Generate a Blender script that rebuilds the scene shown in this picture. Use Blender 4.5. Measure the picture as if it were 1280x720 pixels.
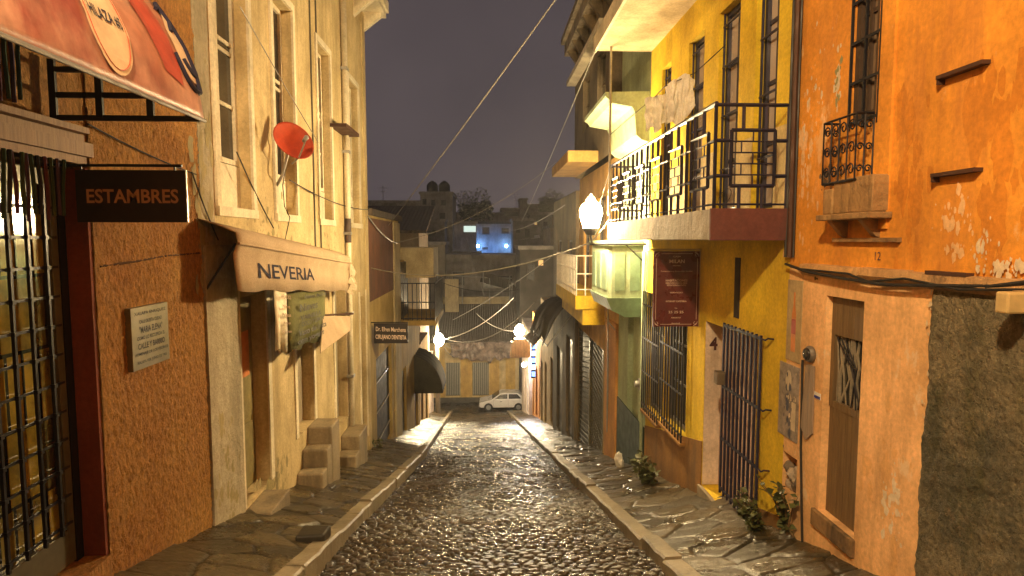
import bpy, bmesh, math, random
import numpy as np
from mathutils import Vector, Matrix, noise as mnoise
random.seed(7); rng = np.random.default_rng(11)
scene = bpy.context.scene
for o in list(bpy.data.objects): bpy.data.objects.remove(o)
COL = scene.collection
# ------------------------------------------------------------------ camera
FPX = 760.0                                    # focal length in photo pixels (1280 wide)
CAM = Vector((0.0, 0.0, 1.6))
PITCH = math.atan(60/FPX); YAW = math.atan(32/FPX)
cd = bpy.data.cameras.new("camera"); cam = bpy.data.objects.new("camera", cd); COL.objects.link(cam)
cam.location = CAM; cam.rotation_euler = (math.pi/2 - PITCH, 0, -YAW)
cd.sensor_width = 36; cd.lens = 36*FPX/1280; cd.clip_start = .05; cd.clip_end = 2000
scene.camera = cam
# ------------------------------------------------------------------ world: city night sky
w = bpy.data.worlds.new("World"); scene.world = w; w.use_nodes = True
nt = w.node_tree; bg = nt.nodes['Background']
tc = nt.nodes.new('ShaderNodeTexCoord'); sx = nt.nodes.new('ShaderNodeSeparateXYZ')
rmp = nt.nodes.new('ShaderNodeValToRGB'); nz = nt.nodes.new('ShaderNodeTexNoise'); mx = nt.nodes.new('ShaderNodeMix'); mx.data_type='RGBA'; mx.blend_type='MULTIPLY'
nt.links.new(tc.outputs['Generated'], sx.inputs[0]); nt.links.new(sx.outputs['Z'], rmp.inputs[0])
e = rmp.color_ramp.elements
e[0].position=0; e[0].color=(.092,.074,.078,1); e[1].position=.55; e[1].color=(.058,.046,.05,1)
nt.links.new(tc.outputs['Generated'], nz.inputs['Vector']); nz.inputs['Scale'].default_value=2.2; nz.inputs['Detail'].default_value=5
cr2 = nt.nodes.new('ShaderNodeValToRGB'); cr2.color_ramp.elements[0].position=.3; cr2.color_ramp.elements[1].position=.7; cr2.color_ramp.elements[0].color=(.72,.72,.75,1); cr2.color_ramp.elements[1].color=(1.1,1.08,1.06,1)
nt.links.new(nz.outputs['Fac'], cr2.inputs[0])
mx.inputs['Factor'].default_value=1
nt.links.new(rmp.outputs[0], mx.inputs[6]); nt.links.new(cr2.outputs[0], mx.inputs[7]); nt.links.new(mx.outputs[2], bg.inputs[0])
bg.inputs[1].default_value = 1.25
scene.view_settings.view_transform='Standard'; scene.view_settings.look='None'; scene.view_settings.exposure=0.0; scene.view_settings.gamma=1
# ------------------------------------------------------------------ lamps (light objects)
def lamp(name, loc, watts, col, r=.12, kind='POINT'):
    d = bpy.data.lights.new(name, kind); d.energy=watts; d.color=col; d.shadow_soft_size=r
    o = bpy.data.objects.new(name, d); o.location=loc; COL.objects.link(o); return o
lamp('street_lamp_light', (-.9,-.6,5.3), 2350, (1,.71,.36), .15)          # the lamp above the photographer
LANTERN = Vector((1.72,10.0,2.02))

# ------------------------------------------------------------------ helpers
Rm = cam.rotation_euler.to_matrix()
def ray(u,v): return Rm @ Vector(((u-640)/FPX, (360-v)/FPX, -1))
def atX(u,v,X): d=ray(u,v); return CAM + d*(X/d.x)
def atY(u,v,Y): d=ray(u,v); return CAM + d*(Y/d.y)
XL, XR = -2.65, 2.65
def yX(u,X,v=330): return atX(u,v,X).y
def zX(u,v,X): return atX(u,v,X).z
def xY(u,Y,v=330): return atY(u,v,Y).x
def zY(v,Y,u=608): return atY(u,v,Y).z
SL=.2526
def road(y): return -SL*min(y,46.0)
def lx(y): return -1.5 if y<14 else -1.5-(y-14)*.036      # left kerb edge
RX=1.52

class MB:
    def __init__(s): s.v=[]; s.f=[]
    def add(s, vs, fs):
        b=len(s.v); s.v+= [tuple(p) for p in vs]; s.f+=[tuple(i+b for i in f) for f in fs]; return s
    def quad(s,*p): return s.add(p,[tuple(range(len(p)))])
    def box(s,x0,x1,y0,y1,z0,z1):
        if x0>x1:x0,x1=x1,x0
        if y0>y1:y0,y1=y1,y0
        if z0>z1:z0,z1=z1,z0
        return s.add([(x0,y0,z0),(x1,y0,z0),(x1,y1,z0),(x0,y1,z0),(x0,y0,z1),(x1,y0,z1),(x1,y1,z1),(x0,y1,z1)],
          [(0,3,2,1),(4,5,6,7),(0,1,5,4),(1,2,6,5),(2,3,7,6),(3,0,4,7)])
    def prism(s, poly, vec):
        n=len(poly); vec=Vector(vec); a=[Vector(p) for p in poly]
        return s.add(a+[p+vec for p in a],[tuple(range(n))[::-1],tuple(range(n,2*n))]+[(i,(i+1)%n,n+(i+1)%n,n+i) for i in range(n)])
    def tube(s, pts, r, n=6, cap=True):
        pts=[Vector(p) for p in pts]; rs=r if isinstance(r,(list,tuple)) else [r]*len(pts)
        vs=[]; up=None
        for i,p in enumerate(pts):
            t=(pts[min(i+1,len(pts)-1)]-pts[max(i-1,0)]).normalized()
            if up is None or abs(up.dot(t))>.99: up=Vector((0,0,1)) if abs(t.z)<.9 else Vector((1,0,0))
            a=t.cross(up).normalized(); b=a.cross(t).normalized(); up=b
            for k in range(n):
                q=2*math.pi*k/n; vs.append(p+(a*math.cos(q)+b*math.sin(q))*rs[i])
        fs=[(i*n+k,i*n+(k+1)%n,(i+1)*n+(k+1)%n,(i+1)*n+k) for i in range(len(pts)-1) for k in range(n)]
        if cap: fs+=[tuple(range(n))[::-1],tuple(range((len(pts)-1)*n,len(pts)*n))]
        return s.add(vs,fs)
    def lathe(s, prof, c, n=16, axis=None):
        c=Vector(c); M=Matrix.Identity(3)
        if axis is not None: M=Vector((0,0,1)).rotation_difference(Vector(axis)).to_matrix()
        vs=[c+M@Vector((r*math.cos(2*math.pi*k/n),r*math.sin(2*math.pi*k/n),z)) for r,z in prof for k in range(n)]
        m=len(prof)
        fs=[(i*n+k,i*n+(k+1)%n,(i+1)*n+(k+1)%n,(i+1)*n+k) for i in range(m-1) for k in range(n)]
        fs+=[tuple(range(n))[::-1],tuple(range((m-1)*n,m*n))]
        return s.add(vs,fs)
    def build(s,name,m,parent=None,smooth=False,bevel=0,wob=0):
        me=bpy.data.meshes.new(name); me.from_pydata(s.v,[],s.f); me.validate()
        bm=bmesh.new(); bm.from_mesh(me)
        if smooth or bevel: bmesh.ops.remove_doubles(bm,verts=bm.verts,dist=1e-5)
        bmesh.ops.recalc_face_normals(bm,faces=bm.faces)
        bm.to_mesh(me); bm.free()
        if smooth:
            for p in me.polygons: p.use_smooth=True
        me.materials.append(m)
        o=bpy.data.objects.new(name,me); COL.objects.link(o)
        if bevel:
            b=o.modifiers.new('bevel','BEVEL'); b.width=bevel; b.segments=2; b.limit_method='ANGLE'
        if parent is not None:
            o.parent=parent; o.matrix_parent_inverse=Matrix.Translation(-parent.location)
            if parent.parent is not None: o.matrix_parent_inverse=Matrix.Identity(4)
        return o
def thing(name,label,cat,loc=(0,0,0),group=None):
    o=bpy.data.objects.new(name,None); COL.objects.link(o); o.location=loc; o.empty_display_size=.1
    return tag(o,label,cat,group)
def tag(o,label,cat,group=None):
    o['label']=label; o['category']=cat
    if group: o['group']=group
    return o
def struct(o,kind='structure'): o['kind']=kind; return o
def copy_thing(t, delta, label=None):
    c=t.copy(); COL.objects.link(c); c.location=t.location+Vector(delta)
    if label: c['label']=label
    for ch in list(t.children):
        d=ch.copy(); COL.objects.link(d); d.parent=c
        for g in list(ch.children):
            q=g.copy(); COL.objects.link(q); q.parent=d
    return c

# text -> triangles laid on an arbitrary surface map
_tc={}
def text_geo(body, bold=0.0, shear=0):
    k=(body,bold,shear)
    if k in _tc: return _tc[k]
    c=bpy.data.curves.new('t','FONT'); c.body=body; c.size=1; c.align_x='CENTER'; c.align_y='CENTER'; c.offset=bold; c.resolution_u=3; c.shear=shear
    o=bpy.data.objects.new('t',c); COL.objects.link(o)
    dg=bpy.context.evaluated_depsgraph_get(); me=bpy.data.meshes.new_from_object(o.evaluated_get(dg))
    vs=[(v.co.x,v.co.y) for v in me.vertices]; fs=[tuple(p.vertices) for p in me.polygons]
    bpy.data.objects.remove(o); bpy.data.meshes.remove(me)
    _tc[k]=(vs,fs); return vs,fs
def text_on(mb, body, c, right, up, h, width=None, bold=.01, lift=.003, shear=0):
    vs,fs=text_geo(body,bold,shear)
    xs=[p[0] for p in vs]; ys=[p[1] for p in vs]
    cx=(min(xs)+max(xs))/2; cy=(min(ys)+max(ys))/2; hh=max(ys)-min(ys); ww=max(xs)-min(xs)
    sy=h/hh; sx=(width/ww) if width else sy
    c=Vector(c); r=Vector(right).normalized(); u=Vector(up).normalized(); n=r.cross(u)
    mb.add([c+r*((x-cx)*sx)+u*((y-cy)*sy)+n*lift for x,y in vs],fs)
# ------------------------------------------------------------------ materials
_m={}
def _new(name):
    m=bpy.data.materials.new(name); m.use_nodes=True; n=m.node_tree; return m,n,n.nodes['Principled BSDF']
def L(n,a,b): n.links.new(a,b)
def rgb(c,k=1): return (c[0]*k,c[1]*k,c[2]*k,1)
def noise(n,vec,scale,detail=4,rough=.55,map_scale=None):
    t=n.nodes.new('ShaderNodeTexNoise'); t.inputs['Scale'].default_value=scale; t.inputs['Detail'].default_value=detail; t.inputs['Roughness'].default_value=rough
    if map_scale:
        mp=n.nodes.new('ShaderNodeMapping'); mp.inputs['Scale'].default_value=map_scale; L(n,vec,mp.inputs[0]); vec=mp.outputs[0]
    L(n,vec,t.inputs['Vector']); return t.outputs['Fac']
def ramp(n,fac,p0,p1,c0=(0,0,0,1),c1=(1,1,1,1)):
    r=n.nodes.new('ShaderNodeValToRGB'); r.color_ramp.elements[0].position=p0; r.color_ramp.elements[1].position=p1
    r.color_ramp.elements[0].color=c0; r.color_ramp.elements[1].color=c1; L(n,fac,r.inputs[0]); return r.outputs[0]
def mixc(n,fac,a,b,mode='MIX'):
    x=n.nodes.new('ShaderNodeMix'); x.data_type='RGBA'; x.blend_type=mode
    for s,val in ((x.inputs['Factor'],fac),(x.inputs[6],a),(x.inputs[7],b)):
        if isinstance(val,(int,float)): s.default_value=val
        elif isinstance(val,tuple): s.default_value=val
        else: L(n,val,s)
    return x.outputs[2]
def math_(n,op,a,b):
    x=n.nodes.new('ShaderNodeMath'); x.operation=op
    for s,val in zip(x.inputs,(a,b)):
        if isinstance(val,(int,float)): s.default_value=val
        else: L(n,val,s)
    return x.outputs[0]
def bump(n,b,h,strength,dist):
    x=n.nodes.new('ShaderNodeBump'); x.inputs['Strength'].default_value=strength; x.inputs['Distance'].default_value=dist
    L(n,h,x.inputs['Height']); L(n,x.outputs[0],b.inputs['Normal'])
def plaster(name,c,c2=None,stain=(.06,.05,.035),st=.35,peel=None,peel_at=.68,rough=.85,bs=.35,grain=28,bd=.012,streak=True):
    if name in _m: return _m[name]
    m,n,b=_new(name); vec=n.nodes.new('ShaderNodeTexCoord').outputs['Object']
    c2=c2 or tuple(x*.72 for x in c)
    col=mixc(n,ramp(n,noise(n,vec,.9,6,.6),.38,.64),rgb(c),rgb(c2))
    fine=noise(n,vec,grain,5,.7)
    mid=noise(n,vec,1.9,8,.66,(1,1,.7))
    col=mixc(n,1.0,col,ramp(n,mid,.34,.66,(.74,.72,.69,1),(1.15,1.16,1.18,1)),'MULTIPLY')
    col=mixc(n,1.0,col,ramp(n,fine,.25,.75,(.76,.76,.76,1),(1.2,1.2,1.2,1)),'MULTIPLY')
    if streak:
        s=ramp(n,noise(n,vec,1.0,7,.7,(4,4,.45)),.49,.7)
        col=mixc(n,math_(n,'MULTIPLY',s,st),col,rgb(stain))
    if peel:
        p=ramp(n,noise(n,vec,1.5,10,.72,(1,1,.6)),peel_at,peel_at+.035); col=mixc(n,math_(n,'MULTIPLY',p,.75),col,rgb(peel))
    L(n,col,b.inputs['Base Color']); b.inputs['Roughness'].default_value=rough
    h=math_(n,'ADD',math_(n,'MULTIPLY',noise(n,vec,6,5,.6),1.2),math_(n,'MULTIPLY',fine,.6))
    bump(n,b,h,bs,bd); _m[name]=m; return m
def stucco(name,c,c2):
    m,n,b=_new(name); vec=n.nodes.new('ShaderNodeTexCoord').outputs['Object']
    v=n.nodes.new('ShaderNodeTexVoronoi'); v.inputs['Scale'].default_value=20; v.feature='SMOOTH_F1'
    mp=n.nodes.new('ShaderNodeMapping'); mp.inputs['Scale'].default_value=(1,1,.5); mp.inputs['Rotation'].default_value=(.25,0,0)
    wn=n.nodes.new('ShaderNodeTexNoise'); wn.inputs['Scale'].default_value=7; L(n,vec,wn.inputs['Vector'])
    L(n,mixc(n,.08,vec,wn.outputs['Color']),mp.inputs[0]); L(n,mp.outputs[0],v.inputs['Vector'])
    f=noise(n,vec,30,6,.75,(1,1,.5)); big=noise(n,vec,1.3,5,.6)
    col=mixc(n,ramp(n,big,.35,.65),rgb(c),rgb(c2))
    col=mixc(n,1.0,col,ramp(n,f,.3,.7,(.48,.46,.44,1),(1.38,1.36,1.3,1)),'MULTIPLY')
    L(n,col,b.inputs['Base Color']); b.inputs['Roughness'].default_value=.8
    bump(n,b,math_(n,'ADD',math_(n,'MULTIPLY',v.outputs['Distance'],1.0),math_(n,'MULTIPLY',f,1.8)),1.0,.06); return m
def paint(name,c,rough=.5,metal=0,var=.25,grain=9,bs=.1,spec=.5):
    if name in _m: return _m[name]
    m,n,b=_new(name); vec=n.nodes.new('ShaderNodeTexCoord').outputs['Object']
    f=noise(n,vec,grain,6,.65)
    L(n,mixc(n,1.0,rgb(c),ramp(n,f,.25,.75,(1-var,1-var,1-var,1),(1+var,1+var,1+var,1)),'MULTIPLY'),b.inputs['Base Color'])
    L(n,ramp(n,noise(n,vec,grain*.6,5),.3,.7,(max(rough-.12,.05),)*3+(1,),(min(rough+.15,1),)*3+(1,)),b.inputs['Roughness'])
    b.inputs['Metallic'].default_value=metal; bump(n,b,f,bs,.01); _m[name]=m; return m
def wood(name,c,c2,planks=True):
    m,n,b=_new(name); vec=n.nodes.new('ShaderNodeTexCoord').outputs['Object']
    f=noise(n,vec,3,8,.7,(14,14,.7))
    L(n,ramp(n,f,.3,.7,rgb(c),rgb(c2)),b.inputs['Base Color']); b.inputs['Roughness'].default_value=.6
    if not planks: bump(n,b,f,.4,.01); return m
    pl=n.nodes.new('ShaderNodeTexWave'); pl.inputs['Scale'].default_value=4; pl.bands_direction='Y'; L(n,vec,pl.inputs['Vector'])
    bump(n,b,math_(n,'ADD',f,ramp(n,pl.outputs['Fac'],.0,.08)),.4,.01); return m
def glass(name,c=(.02,.02,.022),rough=.06):
    m,n,b=_new(name); vec=n.nodes.new('ShaderNodeTexCoord').outputs['Object']
    b.inputs['Base Color'].default_value=rgb(c); L(n,ramp(n,noise(n,vec,5,4),.3,.8,(rough,)*3+(1,),(rough+.15,)*3+(1,)),b.inputs['Roughness'])
    b.inputs['Specular IOR Level'].default_value=.8; bump(n,b,noise(n,vec,1.2,2),.08,.02); return m
def emit(name,c,s):
    m,n,b=_new(name); b.inputs['Base Color'].default_value=rgb(c); b.inputs['Emission Color'].default_value=rgb(c); b.inputs['Emission Strength'].default_value=s; return m
def fabric(name,c,c2,grain=60,rough=.9):
    m,n,b=_new(name); vec=n.nodes.new('ShaderNodeTexCoord').outputs['Object']
    f=noise(n,vec,grain,3,.7); g=noise(n,vec,2.2,5,.6)
    col=mixc(n,ramp(n,g,.35,.68),rgb(c),rgb(c2)); col=mixc(n,.5,col,ramp(n,f,.3,.7,(.6,.6,.6,1),(1.3,1.3,1.3,1)),'MULTIPLY')
    L(n,col,b.inputs['Base Color']); b.inputs['Roughness'].default_value=rough
    bump(n,b,math_(n,'ADD',noise(n,vec,7,4),math_(n,'MULTIPLY',f,.3)),.35,.03); return m
def wet_stone(name,c,c2,r0=.12,r1=.5,attr=None):
    m,n,b=_new(name); vec=n.nodes.new('ShaderNodeTexCoord').outputs['Object']
    f=noise(n,vec,22,6,.7); g=noise(n,vec,1.1,5,.6)
    col=mixc(n,ramp(n,f,.3,.7),rgb(c),rgb(c2))
    if attr:
        a=n.nodes.new('ShaderNodeAttribute'); a.attribute_name=attr
        col=mixc(n,1.0,col,ramp(n,a.outputs['Fac'],0,1,(.55,.55,.55,1),(1.5,1.42,1.3,1)),'MULTIPLY')
    rj=None
    if attr:
        aj=n.nodes.new('ShaderNodeAttribute'); aj.attribute_name='joint'; col=mixc(n,ramp(n,aj.outputs['Fac'],.1,.9),rgb((.02,.016,.009)),col)
    L(n,col,b.inputs['Base Color'])
    L(n,ramp(n,math_(n,'ADD',math_(n,'MULTIPLY',g,.75),math_(n,'MULTIPLY',f,.25)),.36,.66,(r0,)*3+(1,),(r1,)*3+(1,)),b.inputs['Roughness'])
    bump(n,b,math_(n,'ADD',f,math_(n,'MULTIPLY',noise(n,vec,9,4),1.5)),.55,.014); return m

BLACK=paint('black_iron',(.012,.012,.018),.4,.3); NAVY=paint('navy_iron',(.022,.02,.05),.4,.2); RUST=paint('rusty_iron',(.07,.03,.018),.7,.2)
WIRE=paint('cable_rubber',(.02,.018,.017),.6); PALEWIRE=paint('pale_cable',(.2,.19,.17),.5)
STEEL=paint('galvanised_steel',(.35,.34,.32),.4,.6); WHITE=paint('white_paint',(.75,.72,.66),.5); GLASS=glass('window_glass')
CREAM=plaster('cream_plaster',(.58,.46,.25),(.47,.36,.18),stain=(.16,.12,.05),st=.5,bs=.45); CREAMW=plaster('cream_trim',(.78,.7,.52),st=.15,bs=.2)
GREYP=plaster('grey_render',(.42,.36,.25),(.3,.26,.18),stain=(.1,.085,.04),st=.5,bs=.8,grain=18,bd=.03)
YEL=plaster('yellow_plaster',(.74,.54,.025),(.66,.44,.02),stain=(.25,.13,.02),st=.3,bs=.25)
OCHRE=plaster('ochre_plaster',(.3,.15,.035),(.2,.1,.03),st=.5,bs=.4)
ORANGE=plaster('orange_plaster',(.74,.31,.035),(.66,.27,.03),stain=(.34,.12,.035),st=.6,peel=(.74,.45,.2),peel_at=.575,bs=.35)
PEACH=plaster('peach_plaster',(.82,.49,.23),(.76,.45,.2),stain=(.26,.13,.05),st=.55,peel=(.74,.56,.36),peel_at=.595,bs=.5)
STUC=stucco('orange_stucco',(.6,.31,.07),(.5,.22,.05))
def rough_concrete():
    m,n,b=_new('bare_concrete'); vec=n.nodes.new('ShaderNodeTexCoord').outputs['Object']
    f=noise(n,vec,30,8,.75); g=noise(n,vec,2.1,7,.65); k=noise(n,vec,3.1,6,.65,(1,1.6,.5))
    v=n.nodes.new('ShaderNodeTexVoronoi'); v.inputs['Scale'].default_value=48; L(n,vec,v.inputs['Vector'])
    col=mixc(n,ramp(n,g,.38,.62),rgb((.34,.28,.17)),rgb((.13,.12,.08)))
    col=mixc(n,math_(n,'MULTIPLY',ramp(n,k,.5,.7),.75),col,rgb((.07,.075,.022)))
    col=mixc(n,ramp(n,noise(n,vec,4.3,6,.7),.62,.7),col,rgb((.3,.22,.13)))
    col=mixc(n,1.0,col,ramp(n,f,.32,.68,(.4,.4,.4,1),(1.5,1.45,1.4,1)),'MULTIPLY')
    L(n,col,b.inputs['Base Color']); b.inputs['Roughness'].default_value=.85
    pit=ramp(n,v.outputs['Distance'],.05,.35)
    bump(n,b,math_(n,'ADD',math_(n,'MULTIPLY',f,1.6),math_(n,'MULTIPLY',pit,.5)),1.0,.04); return m
ROUGH=rough_concrete()
CONC=plaster('raw_concrete',(.36,.3,.22),(.22,.18,.12),stain=(.05,.04,.03),st=.7,bs=.7,grain=22,bd=.025)
MAROON=plaster('maroon_plaster',(.12,.035,.028),(.1,.03,.025),st=.2,bs=.3)
REDJ=plaster('red_brown_paint',(.19,.04,.016),st=.3,bs=.3)
BROWN=plaster('brown_plaster',(.14,.055,.03),(.1,.04,.025),st=.4,bs=.4)
MINT=plaster('mint_plaster',(.44,.54,.36),(.38,.47,.31),st=.25,bs=.25)
MINTD=paint('green_wood',(.2,.3,.2),.5)
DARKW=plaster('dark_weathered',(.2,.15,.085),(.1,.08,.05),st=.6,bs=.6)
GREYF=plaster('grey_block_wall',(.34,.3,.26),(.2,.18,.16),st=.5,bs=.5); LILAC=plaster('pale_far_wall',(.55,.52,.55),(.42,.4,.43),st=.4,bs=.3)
def tile_mat():
    m,n,b=_new('clay_roof_tile'); vec=n.nodes.new('ShaderNodeTexCoord').outputs['Object']
    wv=n.nodes.new('ShaderNodeTexWave'); wv.inputs['Scale'].default_value=1.6; wv.inputs['Distortion'].default_value=.6; L(n,vec,wv.inputs['Vector'])
    f=noise(n,vec,5,6,.7); L(n,mixc(n,ramp(n,f,.3,.7),rgb((.035,.026,.02)),rgb((.085,.062,.045))),b.inputs['Base Color']); b.inputs['Roughness'].default_value=.7
    bump(n,b,math_(n,'ADD',wv.outputs['Fac'],math_(n,'MULTIPLY',f,.9)),.45,.06); return m
TILE=tile_mat()
PINKW=plaster('pinkish_white',(.72,.6,.5),(.6,.48,.38),st=.3,bs=.25)

# ------------------------------------------------------------------ heightfields for street stone
def vor(x,y,sx,sy,seed):
    gx=np.floor(x/sx).astype(int); gy=np.floor(y/sy).astype(int)
    d1=np.full(x.shape,9.); d2=np.full(x.shape,9.); idv=np.zeros(x.shape); dx1=np.zeros(x.shape); dy1=np.zeros(x.shape)
    def h(i,j,k):
        q=np.sin(i*127.1+j*311.7+k*74.7+seed)*43758.5453; return q-np.floor(q)
    for di in(-1,0,1):
        for dj in(-1,0,1):
            i=gx+di; j=gy+dj
            px=(i+.5+.7*(h(i,j,1)-.5)+.5*(j%2))*sx-.25*sx; py=(j+.5+.6*(h(i,j,2)-.5))*sy
            ax=(x-px)/sx; ay=(y-py)/sy; d=np.sqrt(ax*ax+ay*ay)
            n1=d<d1; d2=np.where(n1,d1,np.minimum(d2,d)); idv=np.where(n1,h(i,j,3),idv); dx1=np.where(n1,ax,dx1); dy1=np.where(n1,ay,dy1); d1=np.where(n1,d,d1)
    return d1,d2,idv,dx1,dy1
def sheet(name,mat,ys,xs_of,zf,tint):
    nx=None; V=[];
    X=[];Y=[]
    for y in ys:
        xs=xs_of(y); nx=len(xs); X.append(xs); Y.append(np.full(nx,y))
    X=np.array(X);Y=np.array(Y); Z,T,J=zf(X,Y)
    vs=np.stack([X,Y,Z],-1).reshape(-1,3); ny=len(ys)
    idx=np.arange(ny*nx).reshape(ny,nx)
    fs=np.stack([idx[:-1,:-1],idx[:-1,1:],idx[1:,1:],idx[1:,:-1]],-1).reshape(-1,4)
    me=bpy.data.meshes.new(name); me.from_pydata(vs.tolist(),[],fs.tolist())
    at=me.attributes.new('tint','FLOAT','POINT'); at.data.foreach_set('value',T.reshape(-1).astype(np.float32))
    at=me.attributes.new('joint','FLOAT','POINT'); at.data.foreach_set('value',J.reshape(-1).astype(np.float32))
    me.polygons.foreach_set('use_smooth',[True]*len(me.polygons))
    me.materials.append(mat); o=bpy.data.objects.new(name,me); COL.objects.link(o); return struct(o)
def geo(y0,y1,k):
    r=[y0]
    while r[-1]<y1: r.append(r[-1]+k*r[-1])
    return np.array(r)
def cob(X,Y):
    wx=X+.03*np.sin(Y*3.1)+.02*np.sin(Y*7.7+X*5); wy=Y+.03*np.sin(X*4.3)
    d1,d2,i,ax,ay=vor(wx,wy,.128,.098,3.)
    g=(d2-d1); e=np.clip((g-.03)/.3,0,1); e=e*e*(3-2*e)
    q=np.sin(X*61+Y*37+i*50)*np.sin(Y*71-X*43+i*30)
    z=.03*e+.016*(i-.5)+(ax*np.sin(i*40)+ay*np.cos(i*57))*.009*e+.0022*q*e
    und=.02*np.sin(X*2.3+Y*.7)+.015*np.sin(Y*1.9-X)
    crown=-.02*(X/1.5)**2
    return z-.03+und+crown, i, np.clip((g-.04)/.16,0,1)
def zroad(X,Y): z,i,j=cob(X,Y); return -SL*np.minimum(Y,46)+z,i,j
ROADM=wet_stone('wet_cobble',(.02,.016,.011),(.055,.042,.027),.1,.42,'tint')
ys=np.concatenate([np.arange(-7,2.4,.25),geo(2.4,62,.0021)])
sheet('road',ROADM,ys,lambda y:np.linspace(lx(y)-.03,RX+.03,260),zroad,None)
def flag(X,Y,x0,x1,side):
    d1,d2,i,ax,ay=vor(X+.05*np.sin(Y*2.7),Y+.06*np.sin(X*3.9),.5,.36,9.)
    e=np.clip((d2-d1)/.1,0,1); e=e*e*(3-2*e)
    q=sum(np.sin(X*a+Y*b+c)*np.sin(Y*a*1.3-X*b*.6+c*2)/k for k,(a,b,c) in enumerate(((9,4,1),(17,11,2),(29,-19,5),(53,37,3),(83,-61,7)),1))
    return .018*e+.016*(i-.5)+(ax*np.sin(i*40)+ay*np.cos(i*57))*.014*e+.0042*q, i, np.clip((d2-d1)/.08,0,1)
SIDEM=wet_stone('wet_flagstone',(.028,.022,.013),(.085,.068,.036),.14,.55,'tint')
def zsl(X,Y):
    z,i,j=flag(X,Y,0,0,0); e=np.array([[lx(b) for b in a] for a in Y]); return -SL*np.minimum(Y,46)+.13+.17*np.clip((e-.16-X)/1.0,0,1.2)+z,i,j
def zsr(X,Y):
    z,i,j=flag(X,Y,0,0,0); k=np.clip((Y-6)/8,0,1); return -SL*np.minimum(Y,46)+.09+(.17*(1-k)+.03)*np.clip((X-RX-.16)/1.0,0,1.1)+z,i,j
ysd=np.concatenate([np.arange(-7,2.4,.25),geo(2.4,46,.003)])
sheet('left_sidewalk',SIDEM,ysd,lambda y:np.linspace(min(XL-.25,lx(y)-1.15),lx(y)-.15,64),zsl,None)
sheet('right_sidewalk',SIDEM,ysd,lambda y:np.linspace(RX+.15,XR+.35,64),zsr,None)
# kerbs: worn stone blocks laid end to end
KERB=plaster('kerb_stone',(.30,.25,.17),(.2,.165,.1),stain=(.04,.035,.02),st=.6,rough=.45,bs=.6,grain=20,bd=.02)
def kerb(name,fx,side,top,y1=45.8):
    mb=MB(); y=-6.
    while y<y1:
        ln=random.uniform(.75,1.25); a=y; b=min(y+ln-.012,y1); j=random.uniform(-.012,.012); jz=random.uniform(-.012,.018)
        N=6; prof=[(0,-.2),(.0,-.02),(.018,.0),(.16,.006),(.16,-.2)]
        vs=[];
        for k in range(N+1):
            yy=a+(b-a)*k/N; wv=random.uniform(-.006,.006)
            for px,pz in prof: vs.append((fx(yy)+side*(px+(wv if px<.1 else 0))+j,yy,road(yy)+top+pz+jz+(wv*.8 if pz>-.1 else 0)))
        m=len(prof); fs=[(k*m+q,k*m+q+1,(k+1)*m+q+1,(k+1)*m+q) for k in range(N) for q in range(m-1)]
        fs+=[tuple(range(m)),tuple(range(N*m,N*m+m))]
        mb.add(vs,fs); y+=ln
    return struct(mb.build(name,KERB))
kerb('left_kerb',lx,-1,.16); kerb('right_kerb',lambda y:RX,1,.115)
# ground below and behind everything, and the far hill
GND=plaster('earth',(.06,.05,.035),(.04,.035,.03),st=.2)
mb=MB(); prof=[(-60,12),(0,-.25),(46,-11.95),(58,-11.95),(64,-8),(80,-1.4),(110,1.6),(150,4.5),(300,9),(900,14)]
for (a,za),(b,zb) in zip(prof[:-1],prof[1:]): mb.quad((-700,a,za),(700,a,za),(700,b,zb),(-700,b,zb))
struct(mb.build('ground',GND))
struct(MB().box(-30,30,45.9,61,-11.9,-11.66).build('cross_street',wet_stone('wet_asphalt',(.04,.035,.03),(.06,.05,.04),.15,.5)))

# ------------------------------------------------------------------ facade builder
def facade(mb,X,y0,y1,z0,z1,ops,rev=.18,depth=5.0):
    """solid house body whose street face is the plane x=X, with recessed openings (ya,yb,za,zb[,rev])"""
    s=1 if X>0 else -1
    Ys=sorted({y0,y1,*[q for o in ops for q in o[:2]]}); Zs=sorted({z0,z1,*[q for o in ops for q in o[2:4]]})
    Ys=[q for q in Ys if y0<=q<=y1]; Zs=[q for q in Zs if z0<=q<=z1]
    for a,b in zip(Ys[:-1],Ys[1:]):
        for c,d in zip(Zs[:-1],Zs[1:]):
            my,mz=(a+b)/2,(c+d)/2
            if any(o[0]<my<o[1] and o[2]<mz<o[3] for o in ops): continue
            mb.quad((X,a,c),(X,b,c),(X,b,d),(X,a,d))
    for o in ops:
        a,b,c,d=o[:4]; r=o[4] if len(o)>4 else rev; x2=X+s*r
        mb.quad((X,a,c),(x2,a,c),(x2,a,d),(X,a,d)); mb.quad((X,b,c),(x2,b,c),(x2,b,d),(X,b,d))
        mb.quad((X,a,d),(x2,a,d),(x2,b,d),(X,b,d)); mb.quad((X,a,c),(x2,a,c),(x2,b,c),(X,b,c))
        mb.quad((x2,a,c),(x2,b,c),(x2,b,d),(x2,a,d))
    x3=X+s*depth
    mb.quad((X,y0,z0),(x3,y0,z0),(x3,y0,z1),(X,y0,z1)); mb.quad((X,y1,z0),(x3,y1,z0),(x3,y1,z1),(X,y1,z1))
    mb.quad((x3,y0,z0),(x3,y1,z0),(x3,y1,z1),(x3,y0,z1)); mb.quad((X,y0,z1),(x3,y0,z1),(x3,y1,z1),(X,y1,z1))
    return mb
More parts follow.
